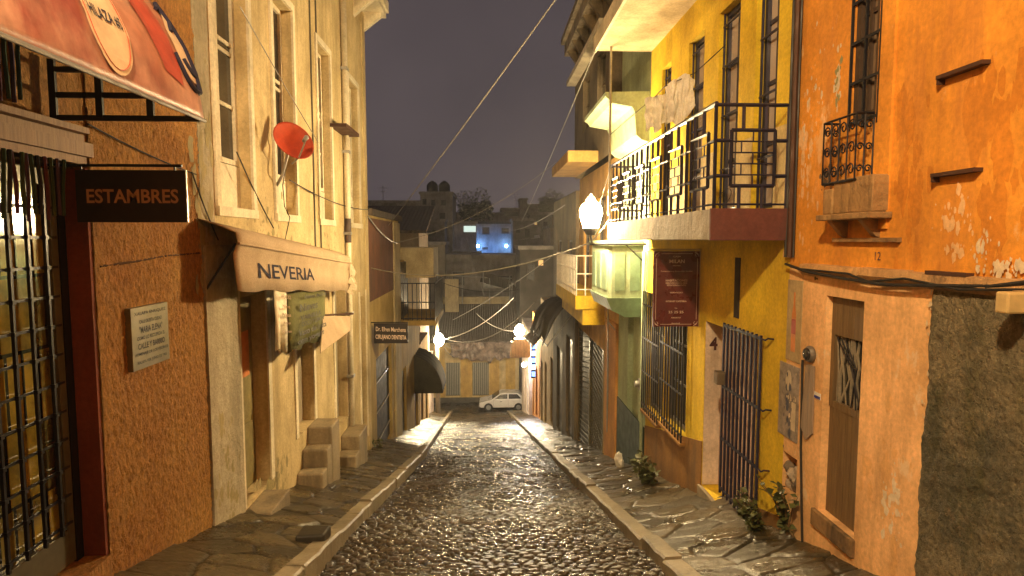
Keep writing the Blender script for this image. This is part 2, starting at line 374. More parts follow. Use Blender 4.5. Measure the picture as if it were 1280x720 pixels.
def window_part(parent,X,a,b,c,d,rev,fm,nz=3,ny=2,bar=.035,transom=None,gm=None):
    """frame with glazing bars and a glass sub-part set in a recess of a wall at x=X"""
    s=1 if X>0 else -1; xg=X+s*(rev-.02); xf=xg-s*min(.05,rev-.025); m=MB(); t=.055
    m.box(xg,xf,a,a+t,c,d).box(xg,xf,b-t,b,c,d).box(xg,xf,a+t,b-t,c,c+t).box(xg,xf,a+t,b-t,d-t,d)
    xi=xg-s*.03
    for k in range(1,ny): y=a+t+(b-a-2*t)*k/ny; m.box(xg,xi,y-bar/2,y+bar/2,c+t,d-t)
    zs=[c+t+(d-c-2*t)*k/nz for k in range(1,nz)] if transom is None else transom
    for z in zs: m.box(xg,xi+s*.002,a+t,b-t,z-bar/2,z+bar/2)
    f=m.build('window',fm,parent)
    MB().quad((xg-s*.012,a+t,c+t),(xg-s*.012,b-t,c+t),(xg-s*.012,b-t,d-t),(xg-s*.012,a+t,d-t)).build('pane',gm or GLASS,f)
    return f
def grille(m,X,a,b,c,d,n,cross,r=.009,proud=.04,ext=.0):
    s=1 if X>0 else -1; x=X-s*proud
    for k in range(n): y=a+(b-a)*k/(n-1); m.box(x-r,x+r,y-r,y+r,c,d)
    for z in cross: m.box(x-r*.8-.0,x+r*.8,a-ext,b+ext,z-r*1.3,z+r*1.3)
    return m

def relief(name,X,y0,y1,z0,z1,step,hf,mat,parent,yclip=None):
    yy=np.arange(y0,y1,step); zz=np.arange(z0,z1,step*1.25); Y,Z=np.meshgrid(yy,zz); H=hf(Y,Z)
    if yclip is not None: e=np.array([yclip(z) for z in zz])[:,None]-.004; H=np.where(Y>e-.02,H*np.clip((e-Y)/.02,0,1),H); Y=np.minimum(Y,e)
    s_=1 if X>0 else -1; V=np.stack([X-s_*H,Y,Z],-1).reshape(-1,3); ny,nx=Y.shape; I=np.arange(ny*nx).reshape(ny,nx)
    F=np.stack([I[:-1,:-1],I[:-1,1:],I[1:,1:],I[1:,:-1]],-1).reshape(-1,4)
    me=bpy.data.meshes.new(name); me.from_pydata(V.tolist(),[],F.tolist()); me.polygons.foreach_set('use_smooth',[True]*len(me.polygons)); me.materials.append(mat)
    o=bpy.data.objects.new(name,me); COL.objects.link(o); o.parent=parent; o.matrix_parent_inverse=Matrix.Translation(-parent.location); return o
def flakes(parent,name,X,uv,n,su,sv,smin,smax,mat,seed,proud=.0025,stretch=1.6):
    """irregular thin chips of another coat lying on the wall plane x=X around a photo point"""
    r=random.Random(seed); c=atX(uv[0],uv[1],X); s=1 if X>0 else -1; m=MB()
    for k in range(n):
        y=c.y+r.gauss(0,su); z=c.z+r.gauss(0,sv); R=smin+(smax-smin)*r.random()**3; N=11; ph=r.uniform(0,50)
        pts=[]
        for q in range(N):
            a=2*math.pi*q/N; rr=R*(.65+.9*abs(mnoise.noise(Vector((math.cos(a)*1.3+ph,math.sin(a)*1.3,ph)))))
            pts.append((X-s*(proud+k*1e-5),y+rr*math.cos(a),z+rr*math.sin(a)*stretch))
        m.add(pts,[tuple(range(N))])
    o=m.build(name,mat,parent); o['kind']='stuff'; return o
# =================================================================== LEFT SIDE
# ---- yarn shop with rough orange stucco
dA=yX(135,XL,690); dN=1.6; zt=1.6+85/760*4.2; zb=zX(137,690,XL)
t=thing('yarn_shop_building','rough orange stucco shop building with an iron barred glass door','building',(XL,3,-.6))
yEnd=yX(262,XL,600)
facade(MB(),XL,-6,yEnd,-2.2,6.3,[(dN,dA,zb,zt+.02,.34),(.2,3.62,2.37,4.2,.3)],depth=5).build('wall',STUC,t)
mb=MB().box(XL+.004,XL-.14,dA-.03,dA-.001,zb,zt)
mb.build('door_jamb',REDJ,t)
MB().box(XL-.14,XL-.22,dA-.1,dA-.032,zb,zt).build('door_frame',BLACK,t)
WOODB=wood('old_brown_wood',(.16,.08,.035),(.3,.17,.08),False)
mb=MB().box(XL+.03,XL-.12,dN-.5,dA-.05,zt+.02,zt+.07).box(XL+.06,XL-.1,dN-.5,dA-.02,zt+.072,zt+.16).box(XL+.03,XL-.1,dN-.5,dA-.06,zt+.162,zt+.21).box(XL+.09,XL-.08,dN-.5,dA-.1,zt+.212,zt+.25)
mb.build('lintel',WOODB,t)
MB().tube([(XL+.012,dA+.06,1.42+.0),(XL+.012,dA+.5,1.44),(XL+.012,dA+.9,1.47),(XL+.012,yEnd-.03,1.48)],.009,4).build('render_joint',paint('joint_dark',(.08,.035,.012),.9),t)
STEP=plaster('worn_step',(.3,.24,.15),(.2,.15,.09),st=.6,bs=.6,rough=.6)
MB().box(XL+.03,XL-.3,dN,dA,zb-.3,zb-.004).build('threshold',STUC,t)
def flecks(Y,Z):
    Yw=Y+.012*np.sin(Z*33+Y*9)+.006*np.sin(Z*71); Zw=Z+.014*np.sin(Y*41+Z*6)
    d1,d2,i,ax,ay=vor(Yw+.3*Zw,Zw,.03,.048,2.); e1,e2,j,_,_=vor(Yw-.2*Zw,Zw,.017,.024,8.)
    return .004+.016*np.clip(1-d1,0,1)*(.35+.9*i)+.006*np.clip(1-e1,0,1)*j
relief('stucco_coat',XL+.0005,dA+.004,yEnd-.004,-1.9,3.5,.0095,flecks,STUC,t)
# paired iron doors
GREYD=paint('grey_green_iron',(.1,.095,.07),.45,.3)
dm=(dN+dA)/2+.3
def reflection_glass():
    m,n,b=_new('glass_painted_reflections'); vec=n.nodes.new('ShaderNodeTexCoord').outputs['Object']
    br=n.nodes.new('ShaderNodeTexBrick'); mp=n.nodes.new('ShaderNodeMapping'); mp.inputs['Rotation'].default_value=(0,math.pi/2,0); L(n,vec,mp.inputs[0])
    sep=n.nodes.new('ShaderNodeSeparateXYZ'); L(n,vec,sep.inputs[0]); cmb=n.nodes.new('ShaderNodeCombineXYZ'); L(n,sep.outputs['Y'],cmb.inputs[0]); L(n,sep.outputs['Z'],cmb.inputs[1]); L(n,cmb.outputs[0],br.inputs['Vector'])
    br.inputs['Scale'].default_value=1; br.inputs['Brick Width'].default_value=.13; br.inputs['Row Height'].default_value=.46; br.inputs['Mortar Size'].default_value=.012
    br.inputs['Color1'].default_value=(.3,.21,.02,1); br.inputs['Color2'].default_value=(.09,.085,.03,1); br.inputs['Mortar'].default_value=(.01,.01,.01,1); br.offset=.3  # yellow and olive blocks paint the lit street's reflection into the pane colour
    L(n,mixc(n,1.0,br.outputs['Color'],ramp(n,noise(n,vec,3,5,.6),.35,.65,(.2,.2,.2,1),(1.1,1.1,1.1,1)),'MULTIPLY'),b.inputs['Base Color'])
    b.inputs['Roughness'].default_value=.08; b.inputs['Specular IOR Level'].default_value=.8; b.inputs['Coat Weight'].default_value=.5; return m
REFLGLASS=reflection_glass()
for (a,b) in ((dN+.03,dm-.015),(dm+.015,dA-.11)):
    x0=XL-.19; m=MB(); fr=.065
    m.box(x0,x0+.05,a,a+fr,zb+.02,zt-.02).box(x0,x0+.05,b-fr,b,zb+.02,zt-.02).box(x0,x0+.05,a+fr,b-fr,zb+.02,zb+.25).box(x0,x0+.05,a+fr,b-fr,zt-.12,zt-.02)
    lf=m.build('door_leaf',GREYD,t,bevel=.004)
    m=MB(); nb=5
    for k in range(nb): y=a+fr+(b-a-2*fr)*(k+.5)/nb; m.box(x0+.055,x0+.075,y-.009,y+.009,zb+.25,zt-.12)
    for k in range(12): z=zb+.3+k*.19; m.box(x0+.05,x0+.06,a+fr*.4,b-fr*.4,z-.008,z+.008)
    for k in range(nb):
        for q in range(12): y=a+fr+(b-a-2*fr)*(k+.5)/nb; z=zb+.3+q*.19; m.box(x0+.05,x0+.082,y-.014,y+.014,z-.012,z+.012)
    m.build('bars',BLACK,lf)
    MB().box(x0+.012,x0+.02,a+fr,b-fr,zb+.25,zt-.12).build('glass_pane',REFLGLASS,lf)
# handles and padlock
hz=zX(60,490,XL); 
for sgn in (-1,1):
    pts=[(XL-.10,dm+sgn*.05,hz-.10),(XL-.06,dm+sgn*.09,hz-.07),(XL-.05,dm+sgn*.12,hz),(XL-.06,dm+sgn*.09,hz+.07),(XL-.10,dm+sgn*.03,hz+.10)]
    MB().tube(pts,.011,8).build('handle',BLACK,t,smooth=True)
BRASS=paint('dull_brass',(.35,.2,.08),.35,.7)
m=MB().box(XL-.10,XL-.065,dm+.02,dm+.09,hz+.13,hz+.2); m.build('padlock',BRASS,t,bevel=.008)
m=MB().tube([(XL-.082,dm+.035,hz+.2),(XL-.082,dm+.035,hz+.235),(XL-.082,dm+.055,hz+.25),(XL-.082,dm+.075,hz+.235),(XL-.082,dm+.075,hz+.2)],.006,6); m.build('shackle',STEEL,t)
m=MB().tube([(XL-.09,dm+.07,hz-.1),(XL-.09,dm+.11,hz-.2)],.004,5).lathe([(.001,-.03),(.02,-.02),(.022,0),(.012,.025),(.004,.03)],(XL-.09,dm+.115,hz-.23),8); m.build('key_tag',paint('yellow_plastic',(.8,.6,.08),.4),t,smooth=True)
# shelf window above the lintel with hanging yarn
YD=[(.02,.05,.035),(.05,.03,.08),(.03,.06,.03),(.08,.025,.05),(.015,.02,.03)]
for q,(z0,z1,y1) in enumerate(((2.34,2.85,3.5),(1.72,2.08,3.8))):
    for k in range(30):
        y=y1-.046*k; m=MB().tube([(XL-.03+random.uniform(-.02,.02)+.12*q*0+.14,y,z1),(XL+.11,y+random.uniform(-.006,.006),(z0+z1)/2),(XL+.11+random.uniform(-.01,.01),y,z0+random.uniform(-.02,.03))],.011,5)
        m.build('yarn_strand',paint('yarn_%d'%(k%5),YD[k%5],.9),t)
# box behind the door panes, never built
m=MB().box(XL-.32,XL-.335,dN,dA-.02,zb,zt); 

# ---- scalloped awning of the yarn shop
t=thing('shop_awning','pink and red vinyl dome awning with a cream oval and dark lettering','awning',(XL,2.5,2.35))
yE=3.86
PROF=[(-1.72,2.33),(-1.735,2.45),(-1.77,2.6),(-1.83,2.75),(-1.91,2.89),(-2.01,3.03),(-2.13,3.15),(-2.28,3.27),(-2.46,3.36),(-2.64,3.42)]
def pcurve(s):
    acc=0
    for (a,b),(c,d) in zip(PROF[:-1],PROF[1:]):
        l=math.hypot(c-a,d-b)
        if s<=acc+l or (c,d)==PROF[-1]:
            k=(s-acc)/l; nrm=Vector((d-b,0,-(c-a))).normalized()
            return Vector((a+(c-a)*k,0,b+(d-b)*k)),nrm
        acc+=l
def aw(y,s,lift=0):
    p,n=pcurve(s); wr=.008*math.sin(y*23)*min(s,1)
    q=p+n*(lift+wr); return (q.x,y,q.z)
m,n,b=_new('awning_vinyl'); vec=n.nodes.new('ShaderNodeTexCoord').outputs['Object']
g=noise(n,vec,2.4,6,.6,(1,1,.6)); h=noise(n,vec,9,5,.6)
col=mixc(n,ramp(n,g,.36,.56),rgb((.26,.07,.055)),rgb((.55,.31,.22))); col=mixc(n,math_(n,'MULTIPLY',ramp(n,noise(n,vec,1.5,3),.45,.65),.7),col,rgb((.4,.15,.08)))
col=mixc(n,.6,col,ramp(n,h,.3,.7,(.55,.55,.55,1),(1.3,1.3,1.3,1)),'MULTIPLY')
L(n,col,b.inputs['Base Color']); b.inputs['Roughness'].default_value=.42; bump(n,b,g,.2,.03); VINYL=m
S=[i*.05 for i in range(34)]; Y=[.4+i*(yE-.4)/70 for i in range(71)]
vs=[aw(y,s) for y in Y for s in S]; ns=len(S)
fs=[(i*ns+j,i*ns+j+1,(i+1)*ns+j+1,(i+1)*ns+j) for i in range(70) for j in range(ns-1)]
cn=MB().add(vs,fs).build('canopy',VINYL,t,smooth=True); so=cn.modifiers.new('thick','SOLIDIFY'); so.thickness=.006; so.offset=-1
IVORY=paint('ivory_print',(.66,.5,.33),.45); INK=paint('dark_blue_ink',(.012,.011,.035),.95); REDP=paint('red_print',(.4,.07,.04),.45)
def onaw(poly,lift,mat,name):     # filled outline in (y,s)
    bm=bmesh.new(); vv=[bm.verts.new((y,s,0)) for y,s in poly]; f=bm.faces.new(vv)
    bmesh.ops.triangulate(bm,faces=[f]); bmesh.ops.subdivide_edges(bm,edges=bm.edges,cuts=5,use_grid_fill=True); bm.verts.index_update()
    vs=[aw(v.co.x,max(v.co.y,0.002),lift) for v in bm.verts]; fs=[tuple(v.index for v in f.verts) for f in bm.faces]; bm.free()
    return MB().add(vs,fs).build(name,mat,t)
def ell(cy,cs,ry,rs,n=28,a0=0,a1=2*math.pi,rot=0):
    r=[]
    for k in range(n+1 if a1-a0<6.28 else n):
        q=a0+(a1-a0)*k/n; x=ry*math.cos(q); z=rs*math.sin(q); r.append((cy+x*math.cos(rot)-z*math.sin(rot),cs+x*math.sin(rot)+z*math.cos(rot)))
    return r
def atawn(u,v):                   # the awning point a photo pixel looks at
    d=ray(u,v); best=None
    for k in range(160):
        s=.01+k*.01; p,_=pcurve(s); tt=(p.x)/d.x; q=CAM+d*tt; e=abs(q.z-p.z)
        if best is None or e<best[0]: best=(e,q.y,s)
    return best[1],best[2]
oy,os_=atawn(128,22)
onaw(ell(oy,os_,.17,.27),.012,IVORY,'printed_oval')
m=MB(); vs,fs=text_geo('HILAZA #5',.02); 
m.add([aw(oy+x*.052*1.0,os_+.0+y*.085,.0165) for x,y in vs],fs); m.build('lettering',INK,t)
m=MB(); ring=ell(oy,os_,.15,.245); vs=[aw(y,s,.0135) for y,s in ring]; m.tube(vs+[vs[0]],.0025,4); m.build('oval_line',REDP,t)
ly,ls=atawn(232,62)
m=MB()
for (ry,rs,a0,a1,dy) in ((.2,.3,-2.6,2.4,-.02),(.11,.2,-2.4,2.9,-.02)):
    ring=ell(ly+dy,ls,ry,rs,30,a0,a1,-.3); m.tube([aw(min(y,yE-.01),max(s,.02),.012) for y,s in ring],.013,5)
m.build('logo_outline',INK,t)
ring=ell(ly-.02,ls,.15,.25,24,rot=-.3); onaw([(min(y,yE-.005),max(s,.01)) for y,s in ring],.008,IVORY,'logo_patch')
onaw([(ly-.42,ls-.25),(ly-.25,ls-.3),(ly-.2,ls+.3),(ly-.42,ls+.4),(ly-.5,ls+.1)],.006,REDP,'red_patch')
MB().tube([(-1.715,y,2.325) for y in (.4,2,yE)],.011,6).build('front_rail',STEEL,t)
m=MB()
for z in (2.335,2.47,2.62): m.box(-2.62,-1.74 if z<2.6 else -1.83,yE-.02,yE-.0,z-.016,z+.016)
for x in (-2.6,-2.33,-2.03,-1.8): m.box(x-.02,x+.02,yE-.022,yE-.002,2.335,2.68 if x<-1.9 else 2.6)
m.build('end_frame',BLACK,t)
for y in (.9,1.9,2.9): MB().tube([(-2.62,y,2.9),(-1.75,y,2.42)],.012,5).build('strut',BLACK,t)

# ---- projecting shop sign
t=thing('hanging_sign','black projecting board lettered ESTAMBRES beside the barred shop door','sign',(-2.3,3.95,1.8))
ys_=3.95; x0=xY(98,ys_,245); x1=xY(235,ys_,245); z0=zY(278,ys_,166); z1=zY(213,ys_,166)
MB().box(x0,x1,ys_-.025,ys_-.005,z0,z1).build('board',paint('black_sign',(.014,.01,.012),.5),t,bevel=.004)
m=MB(); text_on(m,'ESTAMBRES',((x0+x1)/2+.01,ys_-.025,(z0+z1)/2),(1,0,0),(0,0,1),.088,.56,.022,.002); m.build('lettering',paint('dull_orange_letters',(.34,.2,.12),.7),t)
m=MB().box(x1+.0005,x1+.006,ys_-.026,ys_-.012,z0,z1); m.build('edge_trim',STEEL,t)
MB().tube([(x0-.2,ys_,z1+.03),(x1-.03,ys_,z1+.03)],.01).box(x0+.02,x0+.03,ys_-.005,ys_+.005,z1-.01,z1+.035).box(x1-.08,x1-.07,ys_-.005,ys_+.005,z1-.01,z1+.035).build('bracket',BLACK,t)

# ---- wall plaque
t=thing('wall_plaque','grey green metal plaque with dark raised text on the orange stucco','plaque',(XL,4.8,.8))
a=yX(162,XL+.04,420); b=yX(209,XL+.04,420); c=zX(186,455,XL); d=zX(186,380,XL)
MB().box(XL+.005,XL+.055,a,b,c,d).build('plate',paint('verdigris',(.17,.15,.09),.45,.3),t,bevel=.004)
m=MB()
for k,(s,h,wd) in enumerate((('XALAPA ENRIQUEZ','.03',.85),('CALLE DE ESTA CIUDAD','.028',.6),('"MARIA ELENA"',.05,.62),('COMO LO RECUERDA EL',.028,.75),('CALLE Y BARRIO',.045,.72),('HOMENAJE DE LOS VECINOS',.03,.9),('XALAPA VER. JUNIO DE 1965',.03,.8))):
    m=MB(); text_on(m,s,(XL+.055,(a+b)/2,d-.05-(d-c-.1)*k/6),(0,1,0),(0,0,1),float(h),(b-a)*wd,.02,.002); m.build('lettering',paint('black_letters',(.02,.016,.012),.6),t)

# ---- cream house
yE2=yX(461,XL,400)
W=[(6.2,7.05),(7.87,8.65),(9.87,10.65),(12.06,12.92)]
def zd(y,k=.32): return road(y)+k
D=[(6.58,7.36,-1.33,.98),(8.47,9.28,-1.16,.95),(10.62,11.5,-1.75,.7),(12.75,13.35,-2.75,.42)]
ops=[(a,b,1.94,4.7,.2) for a,b in W]+[(a,b,c,d,.22) for a,b,c,d in D]
t=thing('cream_house','tall cream house with long recessed windows and an overhanging eave','house',(XL,9.5,-2))
facade(MB(),XL,yEnd+.002,yE2,-4.2,6.5,ops,depth=6).build('wall',CREAM,t)
MB().box(XL-.05,XL+.035,yEnd+.004,6.5,-2.4,1.55).build('pilaster',GREYP,t)
MB().box(XL-.05,XL+.018,yEnd+.004,6.05,1.553,6.4).build('upper_pilaster',GREYP,t)
PANEL=wood('grey_shutter_wood',(.24,.2,.15),(.34,.29,.21))
for a,b in W:
    m=MB(); q=.09
    m.box(XL-.02,XL+.03,a-q,a-.004,1.938,4.8).box(XL-.02,XL+.03,b+.004,b+q,1.938,4.8).box(XL-.02,XL+.034,a-.004,b+.004,4.704,4.8).box(XL-.02,XL+.045,a-q,b+q,1.84,1.936)
    m.build('window_surround',CREAMW,t)
    window_part(t,XL,a+.003,b-.003,2.42,4.69,.195,CREAMW,4,2,.04,transom=[3.05,3.62,3.72])
    MB().box(XL-.12,XL-.15,a+.003,b-.003,1.945,2.41).build('apron_panel',CREAMW,t)
for i,(a,b,c,d) in enumerate(D):
    m=MB().box(XL-.17,XL-.205,a+.004,b-.004,c+.01,d-.01)
    f=m.build('door',paint('olive_door',(.2,.165,.07),.5,0,.3) if i==0 else PANEL,t)
    m=MB()
    for k in range(3): zz=c+.15+(d-c-.2)*k/3; m.box(XL-.168,XL-.15,a+.1,b-.1,zz,zz+(d-c)/3-.13)
    m.build('door_panel',PANEL if i else paint('olive_door',(.2,.165,.07),.5),f,bevel=.01)
    MB().box(XL-.05,XL+.02,a-.11,a-.003,c,d+.1).box(XL-.05,XL+.02,b+.003,b+.11,c,d+.1).build('door_surround',CREAMW,t)
ov=paint('orange_notice',(.5,.17,.05),.6); MB().box(XL-.147,XL-.149,6.7,7.2,.02,.55).build('door_notice',ov,t)
m=MB().box(XL-.3,XL+.45,5.9,yE2+.3,6.5,6.62); m.build('eave_slab',CREAMW,t)
for k in range(9): y=6.2+k*.93; MB().prism([(XL+.0,y,6.1),(XL+.0,y,6.495),(XL+.4,y,6.495),(XL+.4,y,6.42)],(0,.12,0)).build('eave_bracket',CREAMW,t)
MB().box(XL+.02,XL+.5,5.9,yE2+.34,6.623,6.85).build('gutter',CREAMW,t)
MB().box(XL-.05,XL+.03,yE2-.32,yE2-.03,-3.6,6.45).build('corner_pilaster',CREAM,t)
GRIME=plaster('grime',(.3,.25,.12),(.36,.29,.14),st=.5)
flakes(t,'damp_stain',XL,(345,600),60,.25,.12,.01,.06,GRIME,21,stretch=1.6); flakes(t,'damp_stain',XL+.035,(285,600),60,.12,.4,.01,.05,GRIME,22,stretch=2); flakes(t,'damp_stain',XL,(335,280),60,.4,.16,.008,.05,GRIME,23,stretch=1.5); flakes(t,'damp_stain',XL+.018,(255,240),80,.12,.5,.01,.06,GRIME,24,stretch=3); flakes(t,'damp_stain',XL,(408,300),40,.5,.12,.006,.04,GRIME,25)
m=MB().box(XL,XL+.3,6.5,7.15,-1.75,-1.36); m.build('door_step',STEP,t,bevel=.015)
for k in range(3):
    y0=8.35+.27*k; MB().box(XL,XL+.36-.0*k,y0,9.36 if k==2 else y0+.268,-2.25,-1.9+.25*(k+1)).build('step',STEP,t,bevel=.025)
for k in range(2):
    y0=10.55+.35*k; MB().box(XL,XL+.34,y0,y0+.345 if k==0 else 11.6,-2.9,-2.2+.26*k).build('step',STEP,t,bevel=.025)
# pipes on the cream house
t=thing('drain_pipe','pale vertical downpipe clamped to the far end of the cream house','pipe',(XL,11.6,-2))
yp=yX(434,XL+.08,200)
MB().tube([(XL+.07,yp,-3.1),(XL+.07,yp,6.4)],.05,10).build('pipe',CREAMW,t,smooth=True)
for z in (-1,.2,1.7,3.2,4.7): MB().box(XL,XL+.13,yp-.07,yp+.07,z,z+.05).build('clamp',STEEL,t)
MB().tube([(XL+.07,yp,1.55),(XL+.07,yp,2.0)],.055,10).build('collar',paint('dark_collar',(.06,.04,.04),.6),t)
m=MB().box(XL,XL+.28,yp-.9,yp+.14,3.52,3.58); tag(m.build('iron_bracket',RUST),'short rusty bar bracket fixed to the cream wall beside the downpipe','bracket')
for u,s in ((388,'thin dark conduit running up the cream wall nearer the red dish'),(395.5,'thin dark conduit running up the cream wall nearer the downpipe')):
    y=yX(u,XL,100); tag(MB().tube([(XL+.012,y,.9),(XL+.012,y+.01,3),(XL+.012,y,6.2)],.014,5).build('conduit',paint('dark_conduit',(.1,.085,.06),.6)),s,'conduit')

# ---- red satellite dish
dc=atX(366,177,-2.38); t=thing('satellite_dish','rust red satellite dish on an arm above the fabric awning','satellite dish',tuple(dc))
REDD=paint('red_dish',(.45,.06,.025),.45)
ax=Vector((.62,-.58,.42)).normalized()
prof=[(.008,.0),(.1,.012),(.18,.035),(.24,.062),(.262,.078),(.262,.084),(.24,.07),(.18,.043),(.1,.02),(.004,.008)]
m=MB().lathe(prof,dc-ax*.05,28,ax); d_=m.build('dish',REDD,t,smooth=True)
base=atX(344,232,XL)
m=MB().tube([dc-ax*.05,dc-ax*.12+Vector((0,0,-.05)),Vector((-2.5,dc.y-.05,base.z+.12)),Vector((XL+.02,base.y,base.z))],.018,8); m.build('mast',STEEL,t,smooth=True)
MB().box(XL,XL+.02,base.y-.06,base.y+.06,base.z-.1,base.z+.1).build('wall_plate',STEEL,t)
fp=dc+ax*.36+Vector((0,0,-.14)); MB().tube([dc-ax*.04+Vector((0,0,-.25)),dc+ax*.15+Vector((0,0,-.27)),fp],.011,6).build('feed_arm',STEEL,t)
MB().tube([fp-ax*.0,fp-ax*.09],[.03,.02],10).build('feed_horn',paint('grey_plastic',(.3,.29,.27),.5),t,smooth=True)
pts=[dc-ax*.1,Vector((-2.55,dc.y+.1,base.z+.0)),Vector((-2.6,dc.y+.3,base.z-.25)),Vector((-2.6,dc.y+.5,1.9)),Vector((-2.63,dc.y+.3,1.5))]
MB().tube(pts,.006,5).build('coax_cable',WIRE,t)

# ---- fabric awning lettered NEVERIA
t=thing('fabric_awning','beige fabric awning lettered NEVERIA with a sagging box valance','awning',(XL,8,1.2))
FAB=fabric('beige_canvas',(.5,.37,.24),(.4,.29,.18))
ya,yb=5.7,10.3; xa=XL+.36
def nz_(y): return 1.67-(y-ya)*.078
def nb_(y): return 1.13-(y-ya)*.083+.012*math.sin(y*6)
N=36; vs=[]
for k in range(N+1):
    y=ya+(yb-ya)*k/N; wv=.012*math.sin(y*5)+.008*math.sin(y*13)
    zt_=nz_(y); zb_=nb_(y)
    vs+=[(XL+.01,y,zt_+.13),(XL+.2,y,zt_+.075+wv*.5),(xa,y,zt_),(xa+.012,y,zt_-.09),(xa-.03+wv*.12,y,zt_-.2),(xa-.02+wv*.12,y,(zt_+zb_)/2-.05),(xa-.01-wv,y,zb_)]
fs=[(k*7+j,k*7+j+1,(k+1)*7+j+1,(k+1)*7+j) for k in range(N) for j in range(6)]
o=MB().add(vs,fs).build('canopy',FAB,t,smooth=True); so=o.modifiers.new('thick','SOLIDIFY'); so.thickness=.008
for y in (yb,):
    MB().prism([(XL+.01,y,nz_(y)+.13),(xa,y,nz_(y)),(xa,y,nb_(y)),(XL+.01,y,nb_(y)+.06)],(0,.008,0)).build('side_flap',FAB,t)
m=MB(); ya_=yX(325,xa,340); yb_=yX(394,xa,338); vs,fs=text_geo('NEVERIA',.012); xs=[p[0] for p in vs]; ysx=[p[1] for p in vs]
for i in range(1):
    pp=[]
    for x,y in vs:
        k=(x-min(xs))/(max(xs)-min(xs)); yy=ya_+(yb_-ya_)*k; zz=nz_(yy)-.335+(y-(max(ysx)+min(ysx))/2)/(max(ysx)-min(ysx))*.155
        wv=.012*math.sin(yy*5)+.008*math.sin(yy*13); zu=nz_(yy)-.2; zm_=(nz_(yy)+nb_(yy))/2-.05; kk=(zu-zz)/(zu-zm_); pp.append((xa+.005+(-.03+wv*.12)*(1-kk)+(-.02+wv*.12)*kk,yy,zz))
    m.add(pp,fs)
m.build('lettering',INK,t)
MB().tube([(xa+.02,ya,nz_(ya)-.1),(xa+.02,yb,nz_(yb)-.1)],.012,6).build('front_bar',FAB,t)
MB().tube([(XL,ya+.1,1.1),(xa-.05,ya+.1,nz_(ya)-.1)],.012,6).build('arm',BLACK,t)
# torn end of the awning
m=MB()
for k in range(14):
    y=yb-.1+random.uniform(0,.35); z=nz_(yb)-random.uniform(.0,.5); x=xa-random.uniform(-.03,.15); a=random.uniform(0,6.28)
    m.add([(x,y,z),(x+.1*math.cos(a),y+.12,z-.07),(x+.06,y+.05,z-.16),(x-.05,y-.04,z-.1)],[(0,1,2),(0,2,3)])
o=m.build('torn_edge',fabric('pale_torn_canvas',(.6,.5,.36),(.45,.35,.22)),t); o.modifiers.new('thick','SOLIDIFY').thickness=.006
# menu sheets under the awning
def sheet_sign(name,label,u0,u1,v0,v1,X,mat,lines,ink,cat='menu board',tilt=0):
    y0=yX(u0,X,400); y1=yX(u1,X,400); z1=zX((u0+u1)/2,v0,X); z0=zX((u0+u1)/2,v1,X)
    t=thing(name,label,cat,(X,(y0+y1)/2,z0)); N=10; vs=[]; 
    for k in range(N+1):
        y=y0+(y1-y0)*k/N; wv=.02*math.sin(k*1.1); dz=-.06*k/N
        vs+=[(X+wv*.3,y,z1+dz),(X+wv+.01,y,(z0+z1)/2+dz),(X+wv*1.5-.01,y+.02,z0+dz+.03*math.sin(k*1.7))]
    fs=[(k*3+j,k*3+j+1,(k+1)*3+j+1,(k+1)*3+j) for k in range(N) for j in range(2)]
    o=MB().add(vs,fs).build('sheet',mat,t,smooth=True); o.modifiers.new('thick','SOLIDIFY').thickness=.006
    for s,h,wd,fz,off in lines: m=MB(); text_on(m,s,(X+.062,y0+(y1-y0)*(.5+off),z1-.03-(z1-z0)*fz),(0,1,-.06/(y1-y0)),(0,0,1),h,(y1-y0)*wd,.02,.004); m.build('lettering',ink,t)
    return t
sheet_sign('menu_sheet','narrow white menu sheet hanging under the beige awning',343,359,360,436,XL+.33,paint('white_sheet',(.75,.68,.5),.6),
  [('HELADOS',.045,.8,.1,0),('Nieve',.04,.6,.26,0),('Paletas',.04,.7,.4,0),('Aguas',.04,.6,.54,0),('Esquimos',.04,.75,.68,0)],paint('brown_ink',(.25,.14,.05),.6))
sheet_sign('menu_banner','green banner of dark painted lettering under the beige awning',359,407,361,429,XL+.3,fabric('green_banner',(.13,.125,.035),(.1,.1,.03),30),
  [('Nieves de fruta',.05,.6,.1,.1),('Nieves',.1,.45,.26,-.1),('VAINILLA',.06,.55,.44,-.05),('COCO Y LIMON',.06,.6,.56,0),('Vaso de fruta',.08,.75,.7,.0),('con yogurt',.08,.7,.86,-.05)],paint('dark_brown_ink',(.03,.025,.01),.6),'banner')
# small tan canopy beyond the banner
t=thing('small_canopy','small tan canvas canopy sloping below the rail beyond the green banner','canopy',(XL,10,.3))
P=[atX(403,396,XL+.28),atX(437,396,XL+.32),atX(437,414,XL+.45),atX(400,442,XL+.42)]
MB().prism(P,(.01,0,.012)).build('cloth',FAB,t)
MB().tube([atX(405,394,XL+.2),atX(441,392,XL+.3)],.018,6).build('rail',RUST,t)

